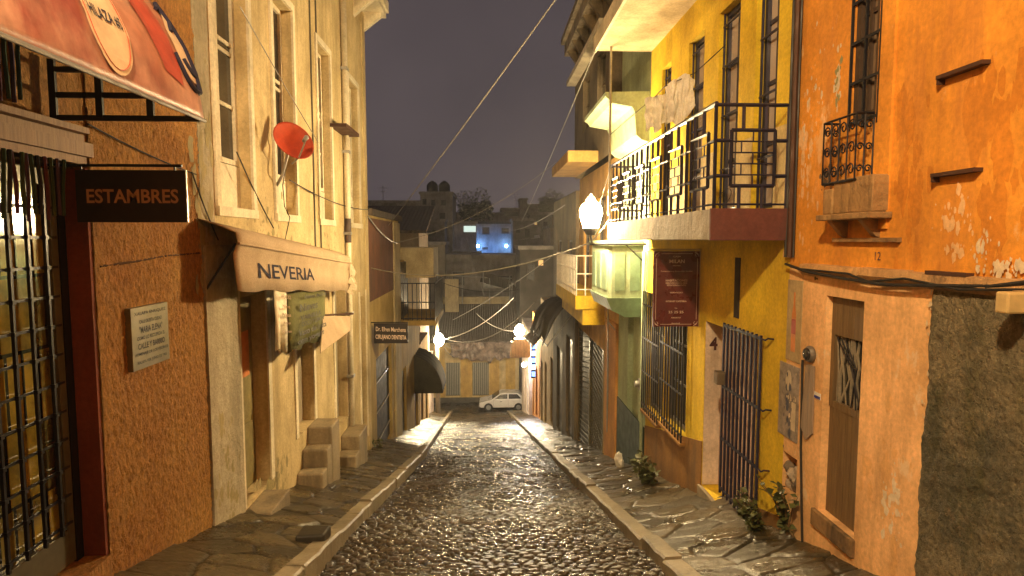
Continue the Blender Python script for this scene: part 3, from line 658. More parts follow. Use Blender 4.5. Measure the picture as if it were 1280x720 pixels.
# =================================================================== RIGHT SIDE
# ---- near orange house
yO=yX(985,XR,400)                                      # party line with the yellow house
zled=1.36
t=thing('orange_house','peeling orange house with peach ground floor and a patch of bare concrete','house',(XR,3.5,-1))
wa,wb=yX(1100,XR,80),yX(1068,XR,80); wz0=zX(1080,150,XR)
da,db=yX(1075,XR,500),yX(1028,XR,500); dz1=zX(1075,376,XR); dz0=zX(1060,668,XR)
na,nb_n=yX(996,XR,590),yX(974,XR,590); nz0,nz1=zX(985,615,XR),zX(985,567,XR)
up=MB(); facade(up,XR,-5,yO,zled,6.5,[(wa,wb,wz0,4.6,.07)],depth=5); up.build('upper_wall',ORANGE,t)
ysplit=yX(1158,XR,500)
lo=MB(); facade(lo,XR,-5,yO,-2.4,zled-.002,[(da,db,dz0,dz1,.1),(na,nb_n,nz0,nz1,.16)],depth=5); lo.build('lower_wall',PEACH,t)
# bare concrete where the render has come off: thicker rough coat with a ragged edge
def edge_y(z): return ysplit-.012*z+.035*mnoise.noise(Vector((z*2.1,3,0)))+.022*mnoise.noise(Vector((z*7,1,0)))+.014*mnoise.noise(Vector((z*23,5,0)))
N=160; edge=[]
for k in range(N+1):
    z=-2.3+(zled-.05+2.3)*k/N; edge.append((XR-.012,edge_y(z),z))
poly=[(XR-.012,-4.9,zled-.05),(XR-.012,-4.9,-2.3)]+edge
MB().prism(poly,(.011,0,0)).build('bare_concrete_patch',ROUGH,t)
def pitted(Y,Z):
    q=sum(np.sin(Y*a+Z*b+c)*np.sin(Z*a*1.2-Y*b*.7+c*2)/(k**.8) for k,(a,b,c) in enumerate(((14,6,1),(27,17,2),(49,-31,5),(87,53,3),(141,-90,7)),1))
    d1,d2,i,ax,ay=vor(Y+.01*np.sin(Z*40),Z+.01*np.sin(Y*37),.035,.04,5.)
    return .004+.0055*q+.007*np.clip(d1*1.4,0,1)*(i>.35)+.004*i
relief('concrete_relief',XR-.013,1.9,ysplit+.12,-1.5,zled-.06,.011,pitted,ROUGH,t,edge_y)
# moulding along the wall between the storeys
m=MB()
for (a,b) in ((-4.9,yO-.25),):
    y=a
    while y<b:
        yn=min(y+random.uniform(.3,.7),b); j=random.uniform(-.006,.006)
        m.prism([(XR+.02,y,zled+.05+j),(XR-.045+j,y,zled+.04+j),(XR-.06+j,y,zled-.01+j),(XR-.02,y,zled-.05),(XR+.02,y,zled-.05)],(0,yn-y-.002,0)); y=yn
m.build('string_course',plaster('worn_moulding',(.58,.33,.13),(.4,.24,.11),stain=(.06,.04,.025),st=.8,peel=(.6,.5,.38),peel_at=.6,bs=.8,grain=16,bd=.03),t)
# raised strip beside the upper window
MB().box(XR-.018,XR+.02,yX(1120,XR,80),wa-.004,zX(1105,286,XR),6.4).build('window_strip',ORANGE,t)
window_part(t,XR,wa+.002,wb-.002,wz0+.002,4.59,.068,paint('window_rust_frame',(.05,.03,.02),.6),3,2,.03,gm=glass('dusty_glass',(.16,.11,.07),.25))
m=MB(); grille(m,XR,wa-.02,wb+.02,wz0-.05,4.6,3,[wz0+.28*k for k in range(12)],.008,.012); m.build('window_grille',BLACK,t)
# scrolled iron guard
gz0,gz1=zX(1080,226,XR),zX(1080,146,XR); ga,gb=wa+.02,wb+.13; gx=XR-.13
def guard(m,p0,ry,h):
    m.tube([p0,p0+ry],.009,4); m.tube([p0+Vector((0,0,h)),p0+ry+Vector((0,0,h))],.009,4)
    W_=ry.length; r=ry.normalized(); n=max(2,int(W_/.1))
    for k in range(n+1): m.tube([p0+ry*k/n,p0+ry*k/n+Vector((0,0,h))],.007,4)
    for k in range(n):
        for q in range(3):
            c=p0+ry*(k+.5)/n+Vector((0,0,h*(q+.5)/3)); R=min(W_/n*.42,h/6.5)
            m.tube([c+r*(R*(1-a*.07)*math.cos(a*.75))+Vector((0,0,R*1.1*(1-a*.07)*math.sin(a*.75))) for a in range(11)],.006,4)
m=MB(); guard(m,Vector((gx,ga,gz0)),Vector((0,gb-ga,0)),gz1-gz0); guard(m,Vector((gx,gb,gz0)),Vector((.12,0,0)),gz1-gz0); guard(m,Vector((gx,ga,gz0)),Vector((.12,0,0)),gz1-gz0)
m.build('iron_guard',BLACK,t)
sa,sb=yX(1092,XR-.12,250),yX(1030,XR-.12,250); sz0,sz1=zX(1060,268,XR),zX(1060,226,XR)
SILL=plaster('stained_sill',(.42,.25,.1),(.2,.12,.06),stain=(.02,.016,.012),st=.9,peel=(.5,.4,.28),peel_at=.62,bs=.8,grain=16,bd=.03)
MB().box(XR-.12,XR,sa+.02,sb-.12,sz0,sz1).box(XR-.13,XR,sb-.119,sb,sz0-.0,sz1-.06).build('window_box',SILL,t,bevel=.01)
MB().box(XR-.17,XR,sa-.02,sb+.02,sz0-.045,sz0-.002).build('sill',SILL,t,bevel=.008)
for y in (sa+.1,sb-.12): MB().prism([(XR,y,sz0-.05),(XR-.13,y,sz0-.05),(XR-.03,y,sz0-.16),(XR,y,sz0-.17)],(0,.05,0)).build('corbel',SILL,t)
MB().box(XR-.035,XR,sa-.12,sb+.02,sz0-.2,sz0-.172).build('lower_ledge',SILL,t)
PALE=plaster('pale_old_coat',(.8,.5,.25),(.72,.42,.18),st=.2); PALER=plaster('bare_lime_coat',(.75,.62,.45),(.6,.48,.32),st=.3); SOOT=plaster('soot_stain',(.1,.065,.035),(.17,.1,.045),st=.5); DEEP=plaster('deep_orange_coat',(.6,.22,.02),(.66,.25,.025),st=.3); MOSS=plaster('mossy_scar',(.36,.33,.16),(.24,.24,.1),st=.5)
flakes(t,'peeled_paint',XR,(1200,285),46,.07,.09,.004,.028,PALE,1,stretch=2); flakes(t,'peeled_paint',XR,(1228,300),22,.03,.08,.003,.02,PALER,2,stretch=2.2)
flakes(t,'peeled_paint',XR,(1003,210),60,.14,.3,.006,.04,PALE,3,stretch=2.6); flakes(t,'peeled_paint',XR,(1018,130),40,.12,.3,.004,.02,PALER,4,stretch=2)
flakes(t,'peeled_paint',XR,(1048,100),16,.025,.1,.012,.035,PALER,5); flakes(t,'mossy_scar',XR,(1048,104),12,.02,.09,.01,.025,MOSS,6,.0035)
flakes(t,'soot_stain',XR,(1032,222),26,.05,.05,.006,.03,SOOT,7); flakes(t,'soot_stain',XR,(1050,205),22,.02,.09,.005,.02,SOOT,8,stretch=3)
flakes(t,'deep_coat',XR,(1250,160),40,.12,.5,.02,.1,DEEP,9,.0015,3); flakes(t,'deep_coat',XR,(1135,230),30,.1,.3,.015,.07,DEEP,10,.0015,3)
flakes(t,'chipped_edge',XR-.014,(1262,338),50,.06,.03,.005,.025,PALER,11); flakes(t,'chipped_edge',XR-.014,(1160,430),40,.012,.35,.003,.014,PALER,12); flakes(t,'soot_stain',XR,(1040,345),40,.3,.02,.004,.018,SOOT,13,stretch=1)
flakes(t,'peeled_paint',XR,(1116,640),46,.06,.14,.004,.03,PALER,14); flakes(t,'peeled_paint',XR,(1110,440),20,.1,.3,.003,.016,PALE,15); flakes(t,'deep_coat',XR,(1105,600),30,.14,.25,.01,.06,plaster('deep_peach_coat',(.74,.42,.17),(.76,.44,.19),st=.3),16,.0015,2.2)
# narrow door: wood below, glass with an old curtain above
zmid=zX(1060,522,XR)
DW=wood('dark_door_wood',(.1,.06,.03),(.2,.13,.06))
d_=MB().box(XR+.06,XR+.098,da+.004,db-.004,dz0+.004,zmid).box(XR+.05,XR+.098,da+.004,da+.05,zmid,dz1-.01).box(XR+.05,XR+.098,db-.05,db-.004,zmid,dz1-.01).box(XR+.05,XR+.098,da+.05,db-.05,zmid,zmid+.05).box(XR+.05,XR+.098,da+.05,db-.05,dz1-.3,dz1-.01).build('door',DW,t)
MB().box(XR+.085,XR+.09,da+.05,db-.05,zmid+.05,dz1-.3).build('door_glass',GLASS,d_)
m=MB()
for k in range(9):
    y=da+.06+(db-da-.12)*k/8; pts=[(XR+.075+random.uniform(-.008,.008),y+random.uniform(-.02,.02),zmid+.05+(dz1-.36-zmid)*q/5) for q in range(6)]; m.tube(pts,random.uniform(.006,.014),5)
m.build('torn_curtain',fabric('grey_rag',(.3,.25,.18),(.08,.07,.05)),d_)
m=MB(); 
for q in range(3): m.tube([(XR+.06,da+.08+q*.06,zmid+.05),(XR+.055,da+.2-q*.03,zmid+.35),(XR+.06,db-.07-q*.05,dz1-.32)],.006,4)
m.build('door_ironwork',BLACK,d_)
MB().box(XR-.03,XR+.2,da-.02,db+.06,dz0-.14,dz0-.002).build('threshold',SILL,t,bevel=.01)
# dark shelves left of old canopies, iron pieces
for (u0,v0,u1,v1),s in (((1180,97,1239,77),'rusty iron ledge highest on the orange wall'),((1173,219,1229,212),'rusty iron ledge in the middle of the orange wall'),((1166,340,1218,344),'rusty iron ledge just above the bare concrete patch')):
    a=yX(u1,XR,v1); b=yX(u0,XR,v0); z=(zX(u0,v0,XR)+zX(u1,v1,XR))/2
    o=MB().box(XR-.05,XR+.02,a,b,z-.012,z+.01).box(XR-.045,XR+.02,b-.012,b,z-.04,z-.012).build('iron_ledge',RUST); tag(o,s,'ledge','iron ledges on the orange wall')
# rubble in the niche
t2=None
STN=[plaster('rubble_%d'%k,c,st=.3) for k,c in enumerate(((.45,.38,.3),(.2,.16,.12),(.55,.45,.35),(.12,.1,.09)))]
for k in range(11):
    y=random.uniform(na+.05,nb_n-.05); z=nz0+.03+.05*(k//3)+random.uniform(0,.03); r=random.uniform(.03,.055)
    bm=bmesh.new(); bmesh.ops.create_icosphere(bm,subdivisions=2,radius=r)
    for v in bm.verts: v.co*=1+.25*math.sin(v.co.x*70+k)*math.cos(v.co.z*60+k); v.co+=Vector((XR+.06+random.uniform(-.001,.001),y,z))
    me=bpy.data.meshes.new('loose_stone'); bm.to_mesh(me); bm.free(); me.materials.append(STN[k%4]); o=bpy.data.objects.new('loose_stone',me); COL.objects.link(o)
    o.parent=t; o.matrix_parent_inverse=Matrix.Translation(-t.location); o.name='rubble_stone'
# poster strip, meter and glass pot on the wall left of the narrow door
yy0,yy1=yX(1002,XR,420),yX(984,XR,420)
t=thing('tall_poster','tall weathered poster with a bottle picture pasted left of the narrow door','poster',(XR,5.1,0))
MB().box(XR-.008,XR-.001,yy0,yy1,zX(993,452,XR),zX(993,350,XR)).build('upper_sheet',plaster('faded_paper',(.55,.42,.22),(.4,.3,.16),st=.5),t)
yc=(yy0+yy1)/2; zt0=zX(993,365,XR); zt1=zX(993,440,XR); h_=zt0-zt1
m=MB().prism([(XR-.0095,yc+a*.06,zt1+b*h_) for a,b in ((-.6,0),(.6,0),(.6,.62),(.25,.78),(.2,1),(-.2,1),(-.25,.78),(-.6,.62))],(.001,0,0)); m.build('bottle_print',paint('orange_print',(.6,.22,.06),.5),t)
MB().prism([(XR-.0105,yc+a*.06,zt1+b*h_) for a,b in ((-.6,.3),(.6,.3),(.6,.55),(-.6,.55))],(.001,0,0)).build('label_print',REDP,t)
y2,y3=yX(999,XR,500),yX(975,XR,500)
MB().box(XR-.012,XR-.002,y2,y3,zX(987,548,XR),zX(987,455,XR)).build('lower_sheet',paint('faded_print',(.26,.22,.19),.6,0,.6,12),t)
m=MB().prism([(XR-.0135,(y2+y3)/2+.05*math.cos(q*.39),zX(987,475,XR)+.09*math.sin(q*.39)) for q in range(16)],(.001,0,0)).box(XR-.0135,XR-.0125,y2+.03,y2+.1,zX(987,535,XR),zX(987,500,XR)); m.build('picture_print',paint('pale_print',(.5,.42,.3),.5,0,.3),t)
flakes(t,'torn_print',XR-.013,(985,510),26,.035,.14,.008,.03,paint('dark_blue_print',(.05,.055,.1),.5),31,stretch=2); flakes(t,'torn_print',XR-.0135,(989,500),18,.03,.14,.006,.02,PALER,32,stretch=1.5)
t=thing('old_meter','round grey electricity meter on a warped board beside the narrow door','meter',(XR,4.95,.4))
ym=yX(1008,XR-.05,440); zm=zX(1008,440,XR)
MB().lathe([(.065,0),(.07,.015),(.065,.03),(.058,.04)],(XR-.005,ym,zm),16,(-1,0,0)).build('case',paint('meter_grey',(.16,.14,.12),.4,.3),t,smooth=False)
MB().lathe([(.052,.0),(.05,.012),(.03,.02)],(XR-.045,ym,zm),16,(-1,0,0)).build('glass_dome',GLASS,t,smooth=True)
MB().prism([(XR-.018,ym-.06,zm-.09),(XR-.018,ym+.06,zm-.09),(XR-.03,ym+.09,zm-.62),(XR-.026,ym+.01,zm-.72),(XR-.018,ym-.07,zm-.64)],(.012,0,0)).build('board',wood('grey_board',(.2,.15,.11),(.34,.26,.2)),t)
o=MB().box(XR-.006,XR-.001,yX(1026,XR,498),yX(1012,XR,498),zX(1027,501,XR),zX(1027,493,XR)); t=thing('address_sticker','small blue and white sticker on the jamb of the narrow door','sticker',(XR,4.7,.2)); o.build('backing',WHITE,t)
a,b=yX(1026,XR,498),yX(1012,XR,498); MB().box(XR-.0075,XR-.006,a,b,zX(1027,500.5,XR),zX(1027,497,XR)).build('blue_band',paint('blue_band',(.03,.04,.3),.5),t)
# cables and pipes along the party line
for i,(du,s) in enumerate(((986,'thin black cable running down the party wall nearest the yellow house'),(991,'brown pipe running down the seam of the orange house'),(996,'thin dark cable on the orange side of the party seam'))):
    y=yX(du,XR-.03,200); tag(MB().tube([(XR-.03,y,1.45),(XR-.028,y+.012,3),(XR-.03,y,6)],[.012,.022,.009][i],6).build('wall_cable',[WIRE,RUST,WIRE][i]),s,'cable')
pts=[atX(982,330,XR-.05),atX(1010,340,XR-.06),atX(1060,349,XR-.06),atX(1110,356,XR-.055),atX(1170,357,XR-.06),atX(1240,358,XR-.05),atX(1290,352,XR-.05)]
tag(MB().tube(pts,.012,6).build('wall_cable',WIRE),'sagging black cable along the moulding of the orange house','cable')
pts=[atX(1000,336,XR-.05),atX(1060,342,XR-.07),atX(1085,352,XR-.05),atX(1130,348,XR-.06),atX(1200,362,XR-.06),atX(1290,362,XR-.05)]
tag(MB().tube(pts,.008,6).build('wall_cable',WIRE),'thin loose cable looping below the orange house moulding','cable')
pts=[atX(1003,450,XR-.03),atX(1001,560,XR-.02),atX(1002,640,XR-.02),atX(1003,690,XR-.02)]
tag(MB().tube(pts,.01,6).build('wall_cable',WIRE),'black cable dropping to the pavement from the round meter','cable')
m=MB()
zn=zX(1098,320,XR); tt=MB(); text_on(tt,'12',(XR,yX(1098,XR,318),zn),(0,-1,0),(0,0,1),.055,None,.0,.004); tag(tt.build('house_number',paint('ink_blue_number',(.06,.03,.06),.6)),'small worn painted 12 on the orange wall','number')
m=MB().box(XR-.2,XR+.1,yX(1285,XR-.1,380),yX(1268,XR-.1,380),zX(1275,388,XR),zX(1275,362,XR)); tag(m.build('meter_box',paint('tan_box',(.5,.36,.16),.5),bevel=.01),'small tan box at the right end of the bare concrete','box')

# ---- yellow house with balcony
yF=9.88; t=thing('yellow_house','bright yellow house with a long iron railed balcony and barred door','house',(XR,7.6,-1.5))
def op(u0,u1,v): return yX(u1,XR,v),yX(u0,XR,v)
Wu=[(5.56,6.03,1.9,4.33),(6.42,7.0,1.9,4.15),(7.47,8.04,1.9,4.15),(8.8,9.25,1.9,4.15)]
ga_,gb_=op(830,858,480); ha_,hb_=op(808,828,480); da_,db_=op(880,946,480)
zg0=-.97; zdoor0,zdoor1=-1.42,zX(890,404,XR)
ops=[(a,b,c,d,.16) for a,b,c,d in Wu]+[(ga_,gb_-.05,-1.05,.75,.16),(ha_+.05,hb_,-1.15,.75,.16),(da_,db_,zdoor0,zdoor1,.24)]
facade(MB(),XR,yO+.004,yF,-3.4,4.6,ops,depth=5).build('wall',YEL,t)
# ochre plinth, stepping with the slope, cut round the door
for a,b in ((yO+.01,da_-.004),(db_+.004,yF-.02)):
    zt1=road(a)+.95 if a>6 else road(a)+.42; zt2=road(b)+1.0 if a>6 else road(b)+.42
    MB().prism([(XR-.014,a,-3.3),(XR-.014,b,-3.3),(XR-.014,b,zt2),(XR-.014,a,zt1)],(.0135,0,0)).build('plinth',OCHRE,t)
m=MB()
DADO=plaster('pale_dado',(.66,.52,.24),(.58,.45,.2),stain=(.25,.17,.07),st=.5); FR=paint('dark_window_frame',(.03,.028,.05),.45); CURT=glass('curtained_glass',(.5,.42,.36),.18)
for a,b,c,d in Wu:
    window_part(t,XR,a+.003,b-.003,c+.003,d-.003,.155,FR,4,2,.04,gm=CURT)
for a,b,c,d in ((ga_,gb_-.05,-1.05,.75),(ha_+.05,hb_,-1.15,.75)):
    window_part(t,XR,a+.003,b-.003,c+.003,d-.003,.15,paint('grey_frame',(.1,.09,.08),.5),3,2,.03)
    m=MB(); grille(m,XR,a-.03,b+.03,c-.05,d+.02,9,[c+.05,c+.6,c+1.15,c+1.7],.009,.07,.03); m.build('window_grille',BLACK,t)
    MB().box(XR-.09,XR-.003,a-.05,b+.05,c-.1,c-.055).build('window_sill',OCHRE,t,bevel=.008)
MB().box(XR-.01,XR-.002,yO+.02,Wu[0][0]-.01,1.875,2.62).build('dado',DADO,t)
for (a,_,_,_),(_,b,_,_) in zip(Wu[1:],Wu[:-1]): MB().box(XR-.01,XR-.002,b+.01,a-.01,1.875,2.62).build('dado',DADO,t)
# upper windows: iron bars as in the photo
for a,b,c,d in Wu:
    m=MB(); x=XR+.05
    for k in range(2): y=a+.03+(b-a-.06)*k; m.box(x-.01,x+.01,y-.01,y+.01,c+.01,d-.01)
    for z in (c+.5,c+1.1,c+1.65,c+2.1): 
        if z<d: m.box(x-.008,x+.008,a-.0,b+.0,z-.01,z+.01)
    m.build('window_bars',NAVY,t)
# door and gate
MB().box(XR+.2,XR+.235,da_+.004,db_-.004,zdoor0+.004,zdoor1-.004).build('door',paint('pink_door',(.5,.34,.26),.55),t)
MB().box(XR+.004,XR+.21,db_-.012,db_-.004,zdoor0+.01,zdoor1-.004).build('door_jamb',PINKW,t)
tt=MB(); text_on(tt,'4',(XR+.1,db_-.012,zX(893,435,XR)),(1,0,0),(0,0,1),.16,.1,.03,.003); tt.build('house_number',paint('dark_red_number',(.05,.012,.015),.5),t)
gA,gB=yX(950,XR-.06,500),yX(904,XR-.06,500); gz0,gz1=zX(945,655,XR)-.0,zX(945,414,XR)
m=MB(); grille(m,XR,gA,gB,gz0,gz1,10,[gz0+.06,gz0+.62,gz0+1.2,gz1-.03],.011,.07,.0); 
g=m.build('gate',NAVY,t); 
m=MB()
for z in (gz0+.62,gz0+1.2,gz1-.03): m.tube([(XR-.07,gA,z),(XR-.075,gA-.1,z),(XR-.06,gA-.12,z+.02),(XR,gA-.11,z+.01)],.009,5)
m.build('hook',NAVY,g)
lb=atX(901,472,XR-.1); MB().box(lb.x-.06,lb.x+.04,lb.y-.06,lb.y+.06,lb.z-.07,lb.z+.07).build('lock_box',paint('lock_grey',(.2,.15,.1),.5,.4),g,bevel=.01)
MB().box(XR-.04,XR+.2,da_,db_+.05,zdoor0-.2,zdoor0-.004).build('door_step',CONC,t,bevel=.01)
tag(MB().box(XR-.012,XR,yX(926,XR,330),yX(920,XR,330),zX(923,398,XR),zX(923,322,XR)).build('wall_slot',paint('slot_dark',(.03,.02,.015),.8)),'narrow dark vertical strip on the yellow wall above the gate','strip')
# balcony
XB=1.95; yb0=yO+.02; yb1=9.75; bz0,bz1=1.6,1.87
MB().box(XB,XR-.002,yb0+.03,yb1,bz0,bz1).build('balcony_slab',CONC,t,bevel=.008)
MB().box(XB-.006,XR-.002,yb0,yb0+.028,bz0-.004,bz1+.004).build('balcony_side_fascia',MAROON,t)
def motif(m,p,r,W_,H_,brick=True,thick=.0165):
    r=Vector(r)
    def bar(x0,y0,x1,y1,tk=thick):
        a=p+r*(x0*W_)+Vector((0,0,H_*(1-y0))); b=p+r*(x1*W_)+Vector((0,0,H_*(1-y1)))
        m.tube([a,b],tk,4)
    bar(0,0,0,1); bar(1,0,1,1); bar(0,0,1,0); bar(.0,.955,1,.955,.009)
    for q in (.22,.80): bar(.22,q*0+.24,.22,.776); bar(.82,.24,.82,.776)
    bar(.22,.24,.82,.24); bar(.22,.776,.82,.776)
    for x in (.38,.70): bar(x,0,x,.24)
    for x in (.34,.66): bar(x,.776,x,1)
    for y in (.34,.68): bar(0,y,.22,y); bar(.82,y,1,y)
    if brick:
        for k in range(1,5): y=.24+.536*k/5; bar(.22,y,.82,y,.007)
        for k in range(5):
            for x in ((.52,) if k%2==0 else (.36,.68)): bar(x,.24+.536*k/5,x,.24+.536*(k+1)/5,.007)
H_=.89; 
m=MB(); motif(m,Vector((XB+.03,yb0+.03,bz1)),(1,0,0),XR-XB-.06,H_); m.build('side_railing',NAVY,t)
n_=6; wd=(yb1-yb0-.06)/n_
for k in range(n_):
    m=MB(); motif(m,Vector((XB+.03,yb0+.03+wd*k,bz1)),(0,1,0),wd,H_); m.build('front_railing',NAVY,t)
MB().tube([(XB+.03,yb0+.02,bz1+H_+.01),(XB+.03,yb1,bz1+H_+.01)],.02,6).build('handrail',NAVY,t)
m=MB(); motif(m,Vector((XB+.03,yb1-.02,bz1)),(1,0,0),XR-XB-.06,H_); m.build('side_railing',NAVY,t)
MB().box(1.76,XR+.3,yO+.02,yF,4.6,4.78).build('roof_slab',plaster('cream_soffit',(.6,.48,.3),(.52,.41,.25),st=.3,bs=.2),t)
MB().box(1.72,1.76,yO,yF+.03,4.58,4.82).build('slab_edge',CREAMW,t)
# laundry hung at the balcony
t=thing('hung_sheet','crumpled cream sheet hung to dry above the far half of the balcony rail','laundry',(2.1,7.6,2.6))
SHEET=fabric('cream_sheet',(.95,.93,.88),(.88,.85,.78),40)
def see_light(m,c,k):
    n=m.node_tree; out=n.nodes['Material Output']; tr=n.nodes.new('ShaderNodeBsdfTranslucent'); tr.inputs[0].default_value=rgb(c); x=n.nodes.new('ShaderNodeMixShader'); x.inputs[0].default_value=k
    L(n,n.nodes['Principled BSDF'].outputs[0],x.inputs[1]); L(n,tr.outputs[0],x.inputs[2]); L(n,x.outputs[0],out.inputs['Surface'])
see_light(SHEET,(.9,.84,.72),.3)
def drape(xa,xb,Y,zt,zl,seed):
    N,Mv=50,24; vs=[]
    for i in range(N+1):
        q_=i/N
        for j in range(Mv+1):
            q=j/Mv; P=Vector((q_*5.5+seed,q*1.1+q_*.6,seed)); f=mnoise.noise(P)*.13*(.35+.65*q)+mnoise.noise(P*2.3)*.05+mnoise.noise(Vector((q_*4,q*5,seed+9)))*.05
            x=xa+(xb-xa)*(q_+.12*(.5-q_)*q)+.025*mnoise.noise(Vector((q*2.5,q_*1.5,seed+3))); z=zt(q_)+(zl(q_)-zt(q_))*q
            vs.append((x,Y+f+.08*math.sin(q_*3.1)*q,z+.025*mnoise.noise(Vector((q_*4,q*2,seed+6)))))
    fs=[(i*(Mv+1)+j,i*(Mv+1)+j+1,(i+1)*(Mv+1)+j+1,(i+1)*(Mv+1)+j) for i in range(N) for j in range(Mv)]
    o=MB().add(vs,fs).build('cloth',SHEET,t,smooth=True); o.modifiers.new('thick','SOLIDIFY').thickness=.004
drape(xY(831,7.2,120),xY(869,7.2,120),7.2,lambda q:zY(108,7.2,850)+.13*math.sin(q*2.4),lambda q:zY(158,7.2,840)+.18*q*q+.05*math.sin(q*8),0)
drape(xY(807,8.0,140),xY(836,8.0,140),8.0,lambda q:zY(122,8,820)+.06*q,lambda q:zY(166,8,820)+.12*q+.05*math.sin(q*9),2)
tag(MB().tube([(XR,6.8,3.75),(xY(868,7.2,120),7.2,zY(103,7.2,850)+.11),(xY(831,7.2,120),7.2,zY(108,7.2,850)),(xY(820,8.0,140),8.0,zY(119,8,820)),(XB,yb1-.1,3.25)],.006,5).build('clothes_line',WIRE),'thin clothes line strung above the yellow house balcony rail','clothes line')
tag(MB().tube([(XB+.0,yb1-.1,2.0),(XB,yb1-.1,4.6)],.02,6).build('support_post',STEEL),'thin metal post between the balcony and the roof slab of the yellow house','post')
# coil of wire on the near railing
c=atY(905,247,yb0); pts=[c+Vector((.055*math.cos(a*.5)+.02*math.sin(a*.5),-.01,.075*math.sin(a*.5)+.02*math.cos(a*.5))) for a in range(14)]
tag(MB().tube(pts,.003,4).build('wire_coil',WIRE),'thin loop of loose wire hanging on the near railing of the balcony','wire')

# ---- maroon hotel board
yS=7.45; t=thing('hotel_sign','maroon projecting board with cream lettering and corner flourishes under the balcony','sign',(2.3,yS,1))
x0,x1=xY(817,yS),xY(874,yS); z0,z1=zY(408,yS,845),zY(314,yS,845)
MB().box(x0,x1,yS-.02,yS+.02,z0,z1).build('board',paint('maroon_board',(.11,.022,.022),.3),t,bevel=.004)
CRP=paint('cream_print',(.65,.5,.4),.5); m=MB(); cx=(x0+x1)/2
for s,dz,h,wd in (('CASA',.06,.018,.1),('MILAN',.115,.045,.19),('HOTEL',.165,.014,.1),('Restaurante y hospedaje familiar',.23,.018,.4),('HABITACIONES',.335,.026,.27),('DESAYUNO COMIDA CENA',.365,.018,.27),('ESTACIONAMIENTO',.39,.018,.24),('SERVICIO',.475,.016,.16),('INTERNET CAFETERIA',.575,.02,.26),('TEL.',.655,.012,.04),('25 25 25',.70,.03,.19),('ABIERTO',.765,.016,.12),('hotel',.83,.016,.1)):
    m=MB(); text_on(m,s,(cx,yS-.02,z1-dz*1.08),(1,0,0),(0,0,1),h,wd,.015,.002); m.build('lettering',CRP,t)
m=MB(); q=.035
for (sx_,sz_) in ((-1,-1),(1,-1),(-1,1),(1,1)):
    c=Vector((cx+sx_*((x1-x0)/2-q-.03),yS-.022,(z0+z1)/2+sz_*((z1-z0)/2-q-.03)))
    m.tube([c+Vector((sx_*.05*math.cos(a*.26),0,sz_*.05*math.sin(a*.26))) for a in range(7)],.003,4)
    m.tube([c+Vector((sx_*(.02+.016*math.cos(a*.6)),0,sz_*(.02+.016*math.sin(a*.6)))) for a in range(9)],.003,4)
m.tube([(x0+.09,yS-.022,z1-.03),(x1-.09,yS-.022,z1-.03)],.003,4).tube([(x0+.09,yS-.022,z0+.03),(x1-.09,yS-.022,z0+.03)],.003,4)
m.tube([(x0+.03,yS-.022,z1-.09),(x0+.03,yS-.022,z0+.09)],.003,4).tube([(x1-.03,yS-.022,z1-.09),(x1-.03,yS-.022,z0+.09)],.003,4)
m.build('border',CRP,t)
MB().tube([(x0-.05,yS,z1+.02),(XR,yS,z1+.02)],.012,6).box(x1+.004,x1+.02,yS-.03,yS+.03,z0-.005,z1+.02).build('bracket',paint('cream_bracket',(.5,.36,.12),.5),t)

# ---- lantern on the bracket at the far end of the balcony
t=thing('wall_lantern','large glowing white globe lantern on a bracket at the balcony end','lantern',(1.72,10,1.7))
prof=[(.12,-.22),(.145,-.14),(.175,-.02),(.18,.05),(.165,.12),(.125,.17),(.085,.195)]
prof2=[(.085,.196),(.09,.21),(.075,.25),(.05,.29),(.025,.305),(.02,.33),(.005,.34)]
LGLOW=emit('lantern_glass',(1,.72,.36),1000)
def smooth_prof(pr,k=5):
    out=[]
    P=[pr[0]]+pr+[pr[-1]]
    for i in range(1,len(P)-2):
        for q in range(k):
            u=q/k; a,b,c,d=[Vector(x) for x in P[i-1:i+3]]
            v=.5*((2*b)+(c-a)*u+(2*a-5*b+4*c-d)*u*u+(3*b-a-3*c+d)*u**3); out.append((v.x,v.y))
    return out+[pr[-1]]
MB().lathe(smooth_prof(prof),LANTERN,32).build('globe',LGLOW,t,smooth=True)
MB().lathe(smooth_prof(prof2,3),LANTERN,24).build('finial',emit('lantern_cap_glow',(1,.8,.45),6),t,smooth=True)
MB().lathe([(.07,-.34),(.12,-.27),(.13,-.225)],LANTERN,16).tube([LANTERN+Vector((0,0,-.34)),LANTERN+Vector((.02,0,-.46)),LANTERN+Vector((.06,0,-.5))],.02,8).build('base',BLACK,t)
MB().tube([(1.7,10.0,1.53),(XR,10.0,1.53)],.02,6).tube([(2.3,10,1.53),(XR,10,1.2)],.012,6).build('bracket_arm',BLACK,t)

# ---- mint house beyond
yM0,yM1=yF+.01,12.0; t=thing('mint_house','pale mint house with a glazed bay and a moulded cornice','house',(XR,11,-2))
da_,db_=10.35,11.2
facade(MB(),XR,yM0,yM1,-4.2,6.2,[(da_,db_,-2.2,.25,.15)],depth=5).build('wall',MINT,t)
d_=MB().box(XR+.1,XR+.14,da_+.004,db_-.004,-2.19,.24).build('door',MINT,t)
MB().box(XR+.085,XR+.1,da_+.12,db_-.12,-1.9,-1.0).box(XR+.085,XR+.1,da_+.12,db_-.12,-.8,.1).build('door_panel',MINT,d_,bevel=.01)
MB().box(XR-.02,XR-.001,yM0+.01,yM1-.01,-4.1,-1.55).build('plinth',paint('dark_green_plinth',(.02,.05,.04),.5),t)
bx=2.07; by0,by1=10.2,11.9; bz0_,bz1_=.62,1.5
m=MB().prism([(XR,by0,bz0_),(bx+.05,by0,bz0_),(bx,by0+.06,bz0_),(bx,by1-.06,bz0_),(bx+.05,by1,bz0_),(XR,by1,bz0_)],(0,0,bz1_-bz0_)); bay=m.build('bay_window',MINT,t)
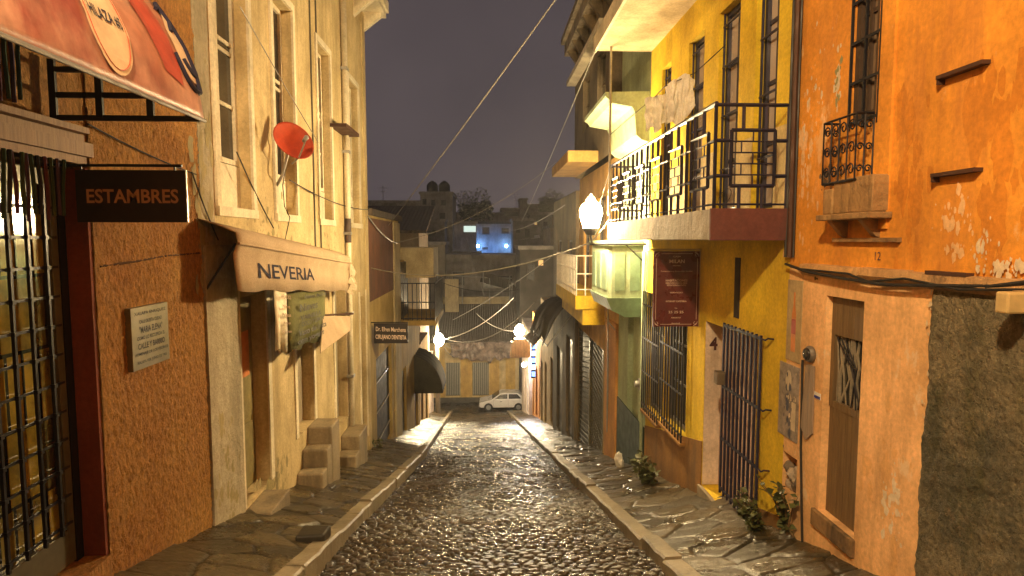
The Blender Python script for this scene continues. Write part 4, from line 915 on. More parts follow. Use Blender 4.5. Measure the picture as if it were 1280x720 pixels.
m=MB()
for k in range(3): y=by0+.2+k*.5; m.box(bx-.012,bx-.002,y,y+.34,bz0_+.12,bz1_-.12)
for k in range(2): x=bx+.1+k*.26; m.box(x,x+.17,by0-.012,by0-.002,bz0_+.12,bz1_-.14)
m.build('bay_pane',MINTD,bay)
m=MB(); m.box(bx-.05,XR,by0-.06,by1+.05,bz1_,bz1_+.09); m.build('bay_cornice',MINT,t,bevel=.01)
MB().prism([(XR,by0-.03,bz0_-.001),(bx-.04,by0-.03,bz0_-.001),(bx+.06,by0+.02,bz0_-.22),(bx+.3,by0+.05,bz0_-.34),(XR,by0+.06,bz0_-.34)],(0,by1-by0,0)).build('bay_base',MINTD,t)
cp=[(1.92,3.97),(1.92,3.9),(1.98,3.86),(2.02,3.8),(2.36,3.74),(2.4,3.66),(2.43,3.3),(2.52,3.22),(XR-.001,3.18),(XR-.001,3.99)]
MB().prism([(x,yM0+.02,z) for x,z in cp],(0,yM1-yM0-.03,0)).build('cornice',MINT,t)
MB().tube([(XR-.05,yM0+.05,-3.1),(XR-.05,yM0+.05,1.4)],.03,8).build('drain_pipe',MINT,t,smooth=True)
p=atX(797,480,XR-.06); o=MB().lathe([(.06,0),(.06,.06),(.05,.09)],(XR-.02,p.y,p.z),14,(-1,0,0)).box(XR-.04,XR,p.y-.08,p.y+.08,p.z-.1,p.z+.08); tag(o.build('gas_meter',STEEL),'small round meter on the mint wall beside the yellow house','meter')

# ---- dark weathered upper storeys behind the mint house
t=thing('weathered_tower','dark weathered upper block with overhanging roof behind the mint house','building',(2.5,14,3))
yT0,yT1=12.02,17.0
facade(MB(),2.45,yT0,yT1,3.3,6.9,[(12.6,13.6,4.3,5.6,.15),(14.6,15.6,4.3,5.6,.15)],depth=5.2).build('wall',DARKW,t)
for a,b in ((12.6,13.6),(14.6,15.6)): window_part(t,2.45,a+.004,b-.004,4.305,5.595,.14,DARKW,2,2,.04)
m=MB().box(2.43,2.46,yT0-.02,yT0,3.4,6.8); 
MB().box(2.05,7.6,yT0-.15,yT1,6.9,7.05).box(2.15,2.449,yT0-.05,yT1,6.6,6.898).build('roof',CONC,t)
for k in range(6): y=12.2+k*.85; MB().prism([(2.45,y,6.2),(2.45,y,6.6),(2.17,y,6.6)],(0,.15,0)).build('eave_bracket',DARKW,t)
MB().box(2.2,2.449,12.1,16.9,5.78,5.9).build('string_course',CREAMW,t)
m=MB().box(2.9,4.6,yT0-.03,yT0-.002,4.4,5.9); m.build('blind_panel',CONC,t)
MB().box(1.78,2.445,13.35,16.6,3.3,3.54).build('balcony_slab',plaster('ochre_slab',(.55,.33,.09),(.45,.27,.08),st=.3),t)

# ---- yellow balcony house
t=thing('balcony_house','lower yellow house with a white railed balcony beside the mint bay','house',(XR,15,-2))
yB0,yB1=12.02,17.3
facade(MB(),XR,yB0,yB1,-5.5,3.298,[(13.5,14.5,.6,2.6,.15),(15.6,16.5,.6,2.6,.15),(13.5,17.2,-4.2,-.9,.1)],depth=5).build('wall',plaster('faded_orange',(.6,.36,.1),(.5,.3,.1),st=.4),t)
for a,b in ((13.5,14.5),(15.6,16.5)): window_part(t,XR,a+.004,b-.004,.605,2.595,.14,FR,3,2,.03)
MB().box(1.98,XR-.002,13.4,17.2,.06,.36).build('balcony_slab',YEL,t)
MB().box(2.15,XR-.002,13.45,17.15,-.3,.058).build('balcony_soffit',YEL,t)
m=MB()
for k in range(16): y=13.45+k*.245; m.tube([(2.0,y,.36),(2.0,y,1.25)],.012,4)
for z in (1.25,.95,.5): m.tube([(2.0,13.42,z),(2.0,17.15,z)],.014,4)
for x in (2.0,2.2,2.42,2.62): m.tube([(x,13.42,.36),(x,13.42,1.25)],.014,4)
for z in (1.25,.85,.5): m.tube([(2.0,13.42,z),(2.63,13.42,z)],.014,4)
m.build('railing',WHITE,t)
MB().box(XR-.05,XR-.001,yB0+.02,13.1,-5,-.1).build('pilaster',plaster('orange_pilaster',(.65,.33,.09),(.55,.27,.08),st=.3),t)
p0=[atX(760,355,2.5),atX(760,430,2.55),atX(759,540,2.6)]; MB().tube(p0,.02,6).tube([atX(760,402,2.5),(XR,12.05,p0[1].z+.3)],.015,5).build('pipe',STEEL,t)
# roller gate with slanting bars
zg=-.95; gA,gB=13.6,17.2
g=MB().box(XR+.05,XR+.06,gA,gB,-4.15,zg).build('gate_back',paint('gate_dark',(.03,.028,.02),.5),t)
m=MB(); 
for k in range(26):
    z=-4.1+k*.14; a=(XR-.0,gA,z+.0); 
    m.tube([(XR+.02,gA+.05,z),(XR+.02,(gA+gB)/2-.05,z+.28)],.014,4); m.tube([(XR+.02,(gA+gB)/2+.05,z+.28),(XR+.02,gB-.05,z)],.014,4)
for y in (gA,(gA+gB)/2,gB): m.box(XR-.0,XR+.05,y-.04,y+.04,-4.2,zg+.3)
m.build('gate_bars',paint('olive_gate',(.1,.085,.04),.4),g)

# ---- dark shops beyond, tarpaulin canopy
def simple_house(name,label,X,y0,y1,z0,z1,mat,doors=(),wins=(),dmat=None,rev=.12,depth=6,trim=None):
    t=thing(name,label,'house',(X,(y0+y1)/2,z0)); s=1 if X>0 else -1
    facade(MB(),X,y0,y1,z0,z1,[(*o,rev) for o in list(doors)+list(wins)],depth=depth).build('wall',mat,t)
    for i,(a,b,c,d) in enumerate(doors):
        dm_=dmat[i%len(dmat)] if dmat else PANEL
        MB().box(X+s*(rev-.03),X+s*(rev-.002),a+.004,b-.004,c+.004,d-.004).build('door',dm_,t)
    for a,b,c,d in wins: window_part(t,X,a+.004,b-.004,c+.004,d-.004,rev-.005,trim or FR,2,2,.04)
    return t
DKD=paint('dark_green_door',(.03,.035,.025),.4); BRD=paint('brown_door',(.09,.03,.015),.45); BLD=paint('blue_door',(.04,.05,.1),.45); PEA=plaster('warm_cream',(.62,.45,.22),(.52,.37,.17),st=.3)
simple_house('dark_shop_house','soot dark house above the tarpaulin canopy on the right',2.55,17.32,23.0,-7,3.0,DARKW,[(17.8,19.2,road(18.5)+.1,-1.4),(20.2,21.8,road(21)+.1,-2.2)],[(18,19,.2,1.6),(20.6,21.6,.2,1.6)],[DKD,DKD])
simple_house('cream_row_house','small cream house with a brown door beyond the dark shop',2.65,23.02,29.5,-9,-1.2,PEA,[(23.8,24.9,road(24)+.12,-3.2),(26.4,27.4,road(27)+.1,-3.9),(28.3,29.2,road(29)+.1,-4.2)],[],[BLD,BRD,DKD])
simple_house('orange_row_house','narrow orange shopfront house near the car with a bright doorway',2.75,29.52,36,-10.5,-2.6,plaster('deep_orange',(.6,.27,.06),(.5,.22,.05),st=.3),[(30,31.2,road(30.5)+.1,-4.9),(32.4,33.6,road(33)+.1,-5.4),(34.6,35.6,road(35)+.1,-5.8)],[],[BRD,paint('red_door',(.2,.03,.02),.5),BRD])
tw=simple_house('white_corner_house','white corner house with low steps beside the parked car',2.55,36.02,43.5,-12,-4.0,PINKW,[(37,38.2,road(37.5)+.1,-7.1),(40,41.2,road(40.5)+.1,-7.5)],[],[BLD,BRD])
for k in range(3): MB().box(1.9,2.55,41.8-.5*k,43.4,-11.8,-10.95+.2*k-.2).build('step',CONC,tw)
t=thing('tarpaulin_canopy','dark sagging tarpaulin canopy over the right pavement','canopy',(1.6,19,-.7))
N,Mv=26,10; vs=[]
for i in range(N+1):
    y=16.9+6.4*i/N
    for j in range(Mv+1):
        q=j/Mv; x=2.6-.92*q-.08*math.sin(i*.9); z=-.15-1.0*q*q-.1*i/N-(y-16.9)*.06+.08*math.sin(i*1.3+q*3)+.06*math.sin(i*2.9)*q-.25*math.sin(math.pi*(i%6.5)/6.5)*(q>.8)
        vs.append((x,y,z))
fs=[(i*(Mv+1)+j,i*(Mv+1)+j+1,(i+1)*(Mv+1)+j+1,(i+1)*(Mv+1)+j) for i in range(N) for j in range(Mv)]
o=MB().add(vs,fs).build('tarpaulin',fabric('dark_tarp',(.075,.065,.045),(.04,.035,.028),20,.7),t,smooth=True); o.modifiers.new('thick','SOLIDIFY').thickness=.01
MB().tube([(1.72,17,-1.4),(1.72,23.2,-1.8)],.02,5).build('front_pole',STEEL,t)
MB().tube([(2.55,17.05,-.35),(1.72,17.05,-1.4)],.02,5).build('side_pole',STEEL,t)
t=thing('lower_canopy','dark lower awning sheet beyond the tarpaulin near the right lamp','canopy',(1.6,24,-2))
vs=[];N=16
for i in range(N+1):
    y=23.4+5*i/N
    for j in range(7): q=j/6; vs.append((2.6-.8*q,y,-1.6-.9*q-.1*math.sin(i*1.1)*q-(y-23)*.1))
o=MB().add(vs,[(i*7+j,i*7+j+1,(i+1)*7+j+1,(i+1)*7+j) for i in range(N) for j in range(6)]).build('sheet',fabric('brown_tarp',(.14,.11,.06),(.08,.065,.04),20,.7),t,smooth=True); o.modifiers.new('thick','SOLIDIFY').thickness=.01
MB().tube([(1.8,23.5,-2.5),(1.8,28.3,-3.0)],.02,5).build('front_pole',STEEL,t)

# =================================================================== LEFT SIDE, BEYOND THE CREAM HOUSE
t=simple_house('brown_house','brown and ochre house with a dark gate next to the cream house',XL,yE2+.004,18.55,-6,2.16,plaster('olive_ochre',(.42,.3,.1),(.34,.24,.08),st=.4),[(14.5,16.9,road(15.6)+.1,-1.25)],[],[paint('black_gate',(.014,.013,.018),.65)])
MB().box(XL-.02,XL+.02,yE2+.02,17.3,.2,2.1).build('upper_wall',BROWN,t)
MB().box(XL-3,XL+.12,yE2+.02,18.5,2.163,2.3).build('roof',TILE,t)
m=MB()
for k in range(4): z=road(15.6)+.5+k*.75; m.box(XL-.085,XL-.06,14.55,16.85,z,z+.03)
m.build('gate_rail',STEEL,t); MB().box(XL-.04,XL+.05,17.35,18.5,-5.5,2.1).build('corner_pilaster',plaster('dull_cream',(.45,.37,.22),(.36,.29,.17),st=.4),t)
t=thing('dentist_sign','black projecting board with two lines of cream lettering on the brown house','sign',(-2.2,13.95,-.4))
yS=13.95; x0,x1=xY(467.5,yS,415),xY(510,yS,415); z0,z1=zY(429,yS,488),zY(404,yS,488)
MB().box(x0,x1,yS-.02,yS+.02,z0,z1).build('board',paint('black_sign',(.014,.01,.012),.5),t)
m=MB(); text_on(m,'Dr. Efren Marchena',((x0+x1)/2,yS-.02,z1-.14),(1,0,-.04),(0,0,1),.1,.68,.01,.003); m.build('lettering',CRP,t); m=MB(); text_on(m,'CIRUJANO DENTISTA',((x0+x1)/2,yS-.02,z0+.13),(1,0,-.04),(0,0,1),.13,.7,.02,.003); m.build('lettering',CRP,t)
MB().tube([(XL,yS,z1+.02),(x1,yS,z1+.02)],.012,5).build('bracket',BLACK,t)
t=simple_house('black_balcony_house','dull yellow house carrying a black iron balcony on the left',-2.72,18.57,24.5,-8,.95,plaster('dull_yellow',(.45,.3,.08),(.36,.24,.07),st=.4),[(19.2,20.4,road(19.8)+.1,-2.6),(22.6,23.8,road(23)+.1,-3.2)],[],[DKD,BRD])
MB().box(-4,-1.55,18.6,21.8,-1.02,-.86).build('balcony_slab',plaster('dull_yellow',(.45,.3,.08),(.36,.24,.07),st=.4),t)
m=MB(); 
for k in range(9): x=-2.68+k*.138; m.box(x-.012,x+.012,18.62,18.645,-.86,.28)
for z in (-.8,-.3,.28): m.box(-2.7,-1.57,18.615,18.65,z-.015,z+.015)
for k in range(14): y=18.66+k*.24; m.box(-1.59,-1.565,y-.012,y+.012,-.86,.28)
m.box(-1.6,-1.56,18.62,21.8,.26,.3); m.build('balcony_railing',BLACK,t)
MB().box(-2.71,-2.65,18.9,20.6,-.85,.9).build('balcony_door',BLACK,t)
MB().box(-2.9,-1.75,20.2,22.2,.35,1.35).build('rooftop_box',plaster('dull_cream',(.45,.37,.22),(.36,.29,.17),st=.4),t)
t=thing('dome_awning','dark rounded awning under the left lamp','awning',(-2.2,23,-2.8))
vs=[]; N=12
yD=22.6; R=1.35; prof=[(R*math.cos(a*math.pi/16),R*1.05*math.sin(a*math.pi/16)) for a in range(9)]
for i in range(N+1):
    y=yD+1.9*i/N
    for x,z in prof: vs.append((-2.95+x*.95,y,-4.15+z+.06*math.sin(i*2.1)))
o=MB().add(vs,[(i*9+j,i*9+j+1,(i+1)*9+j+1,(i+1)*9+j) for i in range(N) for j in range(8)]).build('canopy',fabric('dark_green_canvas',(.05,.045,.03),(.03,.028,.02),25,.8),t,smooth=True); o.modifiers.new('thick','SOLIDIFY').thickness=.01
MB().prism([(-2.95,yD-.01,-4.15)]+[(-2.95+x*.95,yD-.01,-4.15+z) for x,z in prof],(0,.008,0)).build('end_flap',fabric('dark_green_canvas2',(.06,.055,.035),(.035,.03,.02),25,.8),t)
simple_house('white_row_house','white row house with dark doorways beyond the rounded awning',-3.0,24.52,31,-10,-3.1,PEA,[(25.2,26.2,road(25.6)+.1,-4.4),(27.4,28.4,road(27.8)+.1,-4.9),(29.4,30.4,road(29.8)+.1,-5.3)],[],[DKD,BRD,DKD])
simple_house('pale_row_house','pale house next to the leaning lamp post at the lower corner',-3.5,31.02,39.5,-11.5,-5.6,PINKW,[(32,33,road(32.5)+.1,-6.6),(35,36,road(35.5)+.1,-7.2)],[],[BRD,DKD])
t=thing('lamp_post','slim pale post carrying the bright left lamp at the street end','lamp post',(-3.05,38,-9.5))
px_=xY(547,38,450); MB().tube([(px_,38,road(38)-.1),(px_-.03,38,zY(375,38))],[.16,.11],10).build('post',CONC,t,smooth=True)
MB().tube([(px_,38,zY(420,38)),(px_+.15,37.6,zY(418,38))],.04,6).build('arm',STEEL,t)
b1=atY(549,425,37.5)
MB().lathe([(.1,-.38),(.3,-.15),(.33,.05),(.2,.3),(.1,.4)],b1,14).build('bulb_globe',emit('far_lamp_glow',(1,.8,.47),460),t,smooth=True)
t=thing('pillar_lamp','glowing lamp standing on a white pillar before the parked car','lamp',(2.2,36,-6))
b2=atY(649.5,414,34.5); MB().lathe([(.08,-.38),(.26,-.17),(.29,.05),(.18,.3),(.08,.4)],b2,14).build('bulb_globe',emit('far_lamp_glow2',(1,.78,.45),650),t,smooth=True)
MB().box(b2.x-.3,b2.x+.45,34.3,34.8,b2.z-.6,b2.z-.42).box(b2.x-.5,b2.x+.6,34.3,34.8,b2.z-1.5,b2.z-.601).tube([(b2.x,34.5,b2.z-.42),(b2.x,34.5,b2.z-.28)],.06,8).build('capital',CONC,t)
b3=atY(655,456,35.5); t=thing('cool_lamp','small bluish white lamp low on the right near the parked car','lamp',tuple(b3))
MB().lathe([(.05,-.12),(.14,-.05),(.14,.05),(.05,.12)],b3,12).build('bulb',emit('cool_glow',(.75,.85,1),400),t,smooth=True); MB().tube([b3+Vector((0,0,.1)),b3+Vector((.5,0,.2))],.03,5).build('arm',STEEL,t)
t=thing('neon_sign','narrow blue and white lit shop sign on the right row','neon sign',tuple(atY(667,450,31)))
c=atY(667,450,31); MB().box(c.x-.13,c.x+.1,30.95,31.05,c.z-.95,c.z+.95).build('case',BLACK,t)
for k in range(5): MB().box(c.x-.1,c.x+.08,30.93,30.948,c.z-.85+k*.36,c.z-.6+k*.36).build('tube',emit('neon_%d'%(k%2),((.15,.3,1),(.5,.7,1))[k%2],5),t)

# =================================================================== STREET END
t=thing('end_house','long pale yellow house with two slatted doorways closing the street end','house',(-1.5,49,-11.6))
YE=49.0
def XU(u): return xY(u,YE,450)
def ZV(v): return zY(v,YE)
ex0,ex1=-12,9; ez0,ez1=-11.9,ZV(424)
da=[(XU(557),XU(575)),(XU(590.5),XU(611))]; dz=(ZV(494),ZV(453))
m=MB(); xs=sorted({ex0,ex1,*[q for d in da for q in d]}); zs=[ez0,ZV(497),dz[0],dz[1],ez1]
for a,b in zip(xs[:-1],xs[1:]):
    for c,d in zip(zs[1:-1],zs[2:]):
        if any(p<(a+b)/2<q for p,q in da) and dz[0]<(c+d)/2<dz[1]: continue
        m.quad((a,YE,c),(b,YE,c),(b,YE,d),(a,YE,d))
for p,q in da:
    m.quad((p,YE,dz[0]),(p,YE+.25,dz[0]),(p,YE+.25,dz[1]),(p,YE,dz[1])).quad((q,YE,dz[0]),(q,YE+.25,dz[0]),(q,YE+.25,dz[1]),(q,YE,dz[1])).quad((p,YE,dz[1]),(p,YE+.25,dz[1]),(q,YE+.25,dz[1]),(q,YE,dz[1]))
m.quad((ex0,YE+8,ez0),(ex1,YE+8,ez0),(ex1,YE+8,ez1),(ex0,YE+8,ez1)).quad((ex0,YE,ez0),(ex0,YE+8,ez0),(ex0,YE+8,ez1),(ex0,YE,ez1)).quad((ex1,YE,ez0),(ex1,YE+8,ez0),(ex1,YE+8,ez1),(ex1,YE,ez1))
m.build('wall',plaster('pale_yellow',(.64,.5,.26),(.58,.42,.18),st=.3),t)
MB().box(ex0+.01,ex1-.01,YE-.06,YE+.3,ez0,ZV(496.5)).build('plinth',plaster('grey_plinth',(.12,.11,.085),(.08,.07,.06),st=.4),t)
for p,q in da:
    f=MB().box(p+.01,q-.01,YE+.16,YE+.2,dz[0],dz[1]-.01).build('door',paint('grey_shutter',(.14,.13,.1),.5),t)
    m=MB()
    for k in range(8): x=p+(q-p)*(k+.5)/8; m.box(x-.03,x+.03,YE+.12,YE+.16,dz[0]+.02,dz[1]-.02)
    m.build('slat',paint('pale_slat',(.36,.34,.28),.5),f)
for u0,u1 in ((549,556),(576,590),(612,624),(632,644)): MB().box(XU(u0),XU(u1),YE-.04,YE-.002,ZV(496),ez1-.02).build('pilaster',plaster('yellow_pilaster',(.62,.4,.1),(.54,.34,.1),st=.2),t)
MB().box(XU(621)-.15,XU(621)+.2,YE-.02,YE-.001,ZV(473),ZV(469)).build('vent',BLACK,t)
m=MB(); rz=ZV(424); 
rf=MB().prism([(ex0,YE-.5,rz-.05),(ex0,YE+5,rz+2.6),(ex0,YE+5,rz+2.4),(ex0,YE-.5,rz-.2)],(ex1-ex0,0,0)).build('roof',TILE,t)
MB().box(XU(548),XU(640),YE+4.6,YE+5,zY(384,53.6),zY(371,53.6)).build('parapet',plaster('dull_cream2',(.42,.33,.17),(.34,.27,.15),st=.4),t)
MB().box(xY(556,52.5),xY(573,52.5),52.4,52.8,zY(391,52.5),zY(349,52.5)).build('chimney',plaster('tan_chimney',(.45,.35,.18),(.36,.28,.15),st=.4),t)
# tarp hung along the eave
t=thing('hung_tarp','crumpled pinkish brown tarp sagging under the eave of the end house','tarp',(0,48.5,-7))
N,Mv=90,8; vs=[]
for i in range(N+1):
    s=i/N; x=XU(562)+(XU(640)-XU(562))*s
    for j in range(Mv+1):
        q=j/Mv; top=ZV(426); dep=(ZV(455)-top)*(.55+.45*math.sin(min(s*2.2,1.57)) -.35*s)
        P=Vector((s*7,q*2.2,4)); cr=mnoise.noise(P)*.45+mnoise.noise(P*2.7)*.22+mnoise.noise(P*6)*.1; vs.append((x+.2*math.sin(q*3+s*9),YE-.75+cr,top+dep*q*(1+.25*mnoise.noise(Vector((s*9,0,1))))+.1*mnoise.noise(P*1.7)))
o=MB().add(vs,[(i*9+j,i*9+j+1,(i+1)*9+j+1,(i+1)*9+j) for i in range(N) for j in range(8)]).build('sheet',fabric('pinkish_tarp',(.36,.27,.22),(.09,.065,.055),6,.4),t,smooth=True); o.modifiers.new('thick','SOLIDIFY').thickness=.01

# ---- parked car: silver white hatchback, nose to the left
t=thing('parked_car','white five door hatchback parked across the street end behind the right pillar','car',(1.2,47.2,-11.62))
CZ=-11.66; cx0=xY(599,46.4,505); cy=47.15; half=.8
CARP=paint('white_car_paint',(.72,.68,.64),.25,0,.05,3,.02); TYRE=paint('tyre_rubber',(.02,.02,.02),.7)
side=[(0,.42),(.02,.62),(.12,.7),(.9,.86),(1.05,.9),(3.75,.93),(3.85,.75),(3.88,.45),(3.8,.3),(3.35,.28)]
def arch(cxw,r,n=8): return [(cxw+r*math.cos(math.pi*k/n),.28+r*math.sin(math.pi*k/n)) for k in range(n+1)]
low=arch(3.05,.34)+arch(.72,.34)
poly=side[:-1]+[(3.45,.28)]+low+[(.12,.28)]
m=MB()
secs=[(-half,.03),(-half+.04,0),(half-.04,0),(half,.03)]
body=MB().prism([(cx0+x,cy-half,CZ+z) for x,z in poly],(0,2*half,0)).build('body',CARP,t,bevel=.035)
cab=[(.95,.86),(1.6,1.33),(1.75,1.38),(2.9,1.37),(3.1,1.33),(3.7,.93)]
m=MB(); n=len(cab); vs=[(cx0+x,cy+sg*(half-.02-(z-.86)*.28),CZ+z) for sg in (-1,1) for x,z in cab]
m.add(vs,[tuple(range(n)),tuple(range(n,2*n))[::-1]]+[(i,(i+1)%n,n+(i+1)%n,n+i) for i in range(n)]); m.build('cabin',CARP,t,bevel=.03)
def sg_(pts,dy=.006):
    return [(cx0+x,cy-(half-.02-(z-.86)*.28)-dy,CZ+z) for x,z in pts]
CG=glass('car_glass',(.012,.014,.016),.05)
MB().prism(sg_([(1.2,.94),(1.68,1.3),(2.2,1.31),(2.2,.95)]),(0,.004,0)).build('side_window',CG,t)
MB().prism(sg_([(2.28,.95),(2.28,1.31),(2.95,1.3),(3.25,1.0),(3.2,.96)]),(0,.004,0)).build('side_window',CG,t)
MB().prism([(cx0+1.02,cy-half+.12,CZ+.93),(cx0+1.57,cy-half+.2,CZ+1.32),(cx0+1.57,cy+half-.2,CZ+1.32),(cx0+1.02,cy+half-.12,CZ+.93)],(-.008,0,.01)).build('windscreen',CG,t)
for wx in (.72,3.05):
    for sy in (-1,1):
        c=Vector((cx0+wx,cy+sy*(half-.09),CZ+.29)); wh=MB().lathe([(.2,-.09),(.28,-.085),(.29,-.05),(.29,.05),(.28,.085),(.2,.09)],c,20,(0,1,0)).build('wheel',TYRE,t,smooth=False)
        MB().lathe([(.19,-.005),(.185,.012),(.05,.02),(.03,.03)],c+Vector((0,sy*.088,0)),16,(0,sy,0)).build('rim',STEEL,wh)
MB().prism([(cx0+.0,cy-half+.04,CZ+.55),(cx0+.22,cy-half-.012,CZ+.57),(cx0+.26,cy-half-.012,CZ+.7),(cx0+.08,cy-half+.04,CZ+.69)],(0,.1,0)).build('headlight',paint('lamp_lens',(.6,.6,.6),.1),t)
MB().box(cx0+1.62,cx0+1.76,cy-half-.015,cy-half+.01,CZ+.74,CZ+.77).build('door_handle',BLACK,t)
MB().box(cx0+1.12,cx0+1.24,cy-half-.14,cy-half+.02,CZ+.9,CZ+1.0).build('mirror',CARP,t,bevel=.02)
MB().box(cx0-.03,cx0+.3,cy-half+.02,cy+half-.02,CZ+.3,CZ+.46).build('bumper',paint('grey_bumper',(.3,.28,.26),.5),t,bevel=.03)
m=MB(); 
for x in (1.1,2.24): m.box(cx0+x,cx0+x+.008,cy-half-.004,cy-half,CZ+.34,CZ+.92)
m.build('door_seam',BLACK,t)

# =================================================================== FAR HILLSIDE
def far_house(name,label,u0,u1,v0,v1,Y,mat,depth=6,wins=(),roof=None,cat='house'):
    """a hillside house whose front stands at y=Y; wins are (u0,u1,v0,v1,material)"""
    x0,x1=xY(u0,Y,300),xY(u1,Y,300); z1=zY(v0,Y); z0=zY(v1,Y)-6
    t=thing(name,label,cat,((x0+x1)/2,Y,z0)); MB().box(x0,x1,Y,Y+depth,z0,z1).build('wall',mat,t)
    MB().box(x0-.15,x1+.15,Y-.25,Y+depth,z1+.002,z1+.3).build('roof',roof or GREYF,t)
    for a,b,c,d,wm in wins:
        xa,xb,za,zb=xY(a,Y),xY(b,Y),zY(d,Y),zY(c,Y); w_=.12
        f=MB().box(xa-w_,xb+w_,Y-.08,Y-.002,za-w_,za).box(xa-w_,xb+w_,Y-.08,Y-.002,zb,zb+w_).box(xa-w_,xa,Y-.08,Y-.002,za,zb).box(xb,xb+w_,Y-.08,Y-.002,za,zb).build('window',mat,t)
        MB().box(xa,xb,Y-.03,Y-.004,za,zb).build('pane',wm,f)
    return t
CY=emit('cyan_lit_window',(.35,.75,.8),.75); WH=emit('white_lit_window',(.75,.95,.85),.9); DKW=paint('dark_window',(.02,.02,.025),.3); WARM=emit('warm_lit_window',(1,.65,.25),.5); BLW=emit('blue_lit_window',(.12,.2,1),.5)
far_house('hillside_house','low dark hillside house with a cyan lit window at the far left',440,528,254,300,74,GREYF,8,[(468,476,263,268.5,CY),(479,494,264,269,DKW)])
tk=far_house('hillside_block','dark three storey hillside block carrying two round water tanks',526,566,243,300,72,GREYF,8,[(529,534,249,256,DKW),(540,545,250,257,DKW),(552,558,250,257,DKW),(534,541,266,276,DKW),(550,557,266,276,DKW)],cat='building')
for u,s in ((540.5,'black round water tank on the dark block, nearer the cream house'),(555.5,'black round water tank on the dark block, nearer the round tree')):
    c=atY(u,243,74); m=MB().lathe([(.65,0),(.68,.1),(.68,.9),(.45,1.25),(.2,1.35)],(c.x,c.y,zY(243,72)+.3),14); t=thing('water_tank',s,'tank',tuple(c),'rooftop water tanks'); m.build('drum',paint('black_tank',(.02,.02,.022),.6),t,smooth=True); MB().lathe([(.22,0),(.22,.08)],(c.x,c.y,zY(243,72)+1.651),10).build('lid',paint('black_tank',(.02,.02,.022),.6),t)
far_house('hillside_house','dark far house with pale framed terrace right of the blue lit house',627,652,262,300,98,GREYF,8,[(630,648,265,270,DKW)])
far_house('hillside_tower','slim dark block rising beside the long slanting wire',650,659,250,300,96,GREYF,5,cat='building')
far_house('hillside_house','broad dark house along the skyline towards the ochre slab',659,712,257,300,110,GREYF,8,[(672,680,268,274,DKW)])
far_house('hillside_house','dark house behind the blue lit house with a small blue lit sign',570,628,268,300,90,GREYF,8,[(584,597,270,275,BLW)])
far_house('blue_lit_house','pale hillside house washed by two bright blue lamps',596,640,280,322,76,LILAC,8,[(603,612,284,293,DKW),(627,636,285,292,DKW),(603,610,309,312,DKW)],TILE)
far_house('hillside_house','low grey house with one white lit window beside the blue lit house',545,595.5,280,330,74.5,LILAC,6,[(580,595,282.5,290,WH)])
for u,s in ((597.5,'bright blue lamp at the near corner of the pale hillside house'),(633,'bright blue lamp near the right edge of the pale hillside house')):
    c=atY(u,307.5,75.2); t=thing('blue_lamp',s,'lamp',tuple(c)); MB().lathe([(.05,-.2),(.17,-.1),(.17,.1),(.05,.2)],c,12).build('bulb',emit('blue_lamp_glow',(.2,.5,1),55),t,smooth=True); MB().tube([c+Vector((0,.1,0)),c+Vector((0,.8,.1))],.04,5).build('arm',STEEL,t)
lamp('blue_flood',tuple(atY(613,314,74.6)),60,(.08,.32,1),.2)
far_house('back_house','wide grey block wall house just behind the tiled end house',548,650,322,372,60,GREYF,8,[(566,580,340,356,DKW),(604,640,345,360,DKW)])
far_house('back_house','tan rooftop room left of the grey block wall house',520,556,306,346,58.5,plaster('tan_wall',(.3,.26,.2),(.25,.21,.16),st=.3),5,[])
far_house('back_house','dark jumbled house behind the right lamp',650,705,312,400,47.5,plaster('soot_wall',(.07,.06,.05),(.04,.035,.03),st=.4),7,[(660,668,330,350,DKW),(673,679,325,332,WARM)])
far_house('back_house','dim brick house under the ochre slab on the right slope',688,760,285,330,62,plaster('dim_brick',(.42,.33,.24),(.34,.27,.2),st=.4),8,[(700,712,300,312,DKW)])
t=thing('brown_roof_house','tall house with a long rusty brown tiled roof behind the black balcony','house',(-6,34,0))
MB().box(-11,-3.52,32,37,-5.598,1.98).build('wall',plaster('dull_wall',(.25,.2,.14),(.2,.16,.11),st=.4),t)
MB().prism([(-11.2,31.7,1.95),(-11.2,37.2,3.5),(-11.2,37.2,3.65),(-11.2,31.7,2.1)],(8.1,0,0)).build('roof',TILE,t)

# ---- trees
def leaf_blob(m,c,rad,n,size,seed):
    r=np.random.default_rng(seed); k=0
    lobes=[(Vector(c)+Vector(r.uniform(-.6,.6,3).tolist())*rad*Vector((1,1,.7)).length/1.4, rad*r.uniform(.35,.65)) for _ in range(14)]
    while k<n:
        o,q=lobes[r.integers(len(lobes))]; d=Vector(r.normal(size=3).tolist()).normalized(); p=o+d*q*(r.uniform(.5,1.05)); 
        a=Vector(r.normal(size=3).tolist()).normalized(); b=a.orthogonal().normalized(); sz=size*r.uniform(.6,1.3)
        m.add([p-a*sz,p+b*sz*.5,p+a*sz,p-b*sz*.5],[(0,1,2,3)]); k+=1
LEAF=paint('dark_leaf',(.05,.06,.025),.6)
for (u,v,Y,rad,s) in ((594,260,84,2.3,'round dark tree on the skyline behind the blue lit house'),(690,256,105,2.4,'dim ragged tree on the skyline under the ochre slab')):
    c=atY(u,v,Y); t=thing('hillside_tree',s,'tree',(c.x,Y,c.z-6))
    m=MB(); leaf_blob(m,c,rad,3500,.16,int(u)); m.build('crown',LEAF,t)
    m=MB(); m.tube([(c.x,Y,c.z-7),(c.x+.1,Y,c.z-1)],[.3,.15],7)
    for q in range(5): m.tube([(c.x+.1,Y,c.z-1.4+.1*q),(c.x+random.uniform(-1.5,1.5),Y+random.uniform(-1,1),c.z+random.uniform(-.3,1))],[.1,.03],5)
    m.build('trunk',DW,t)

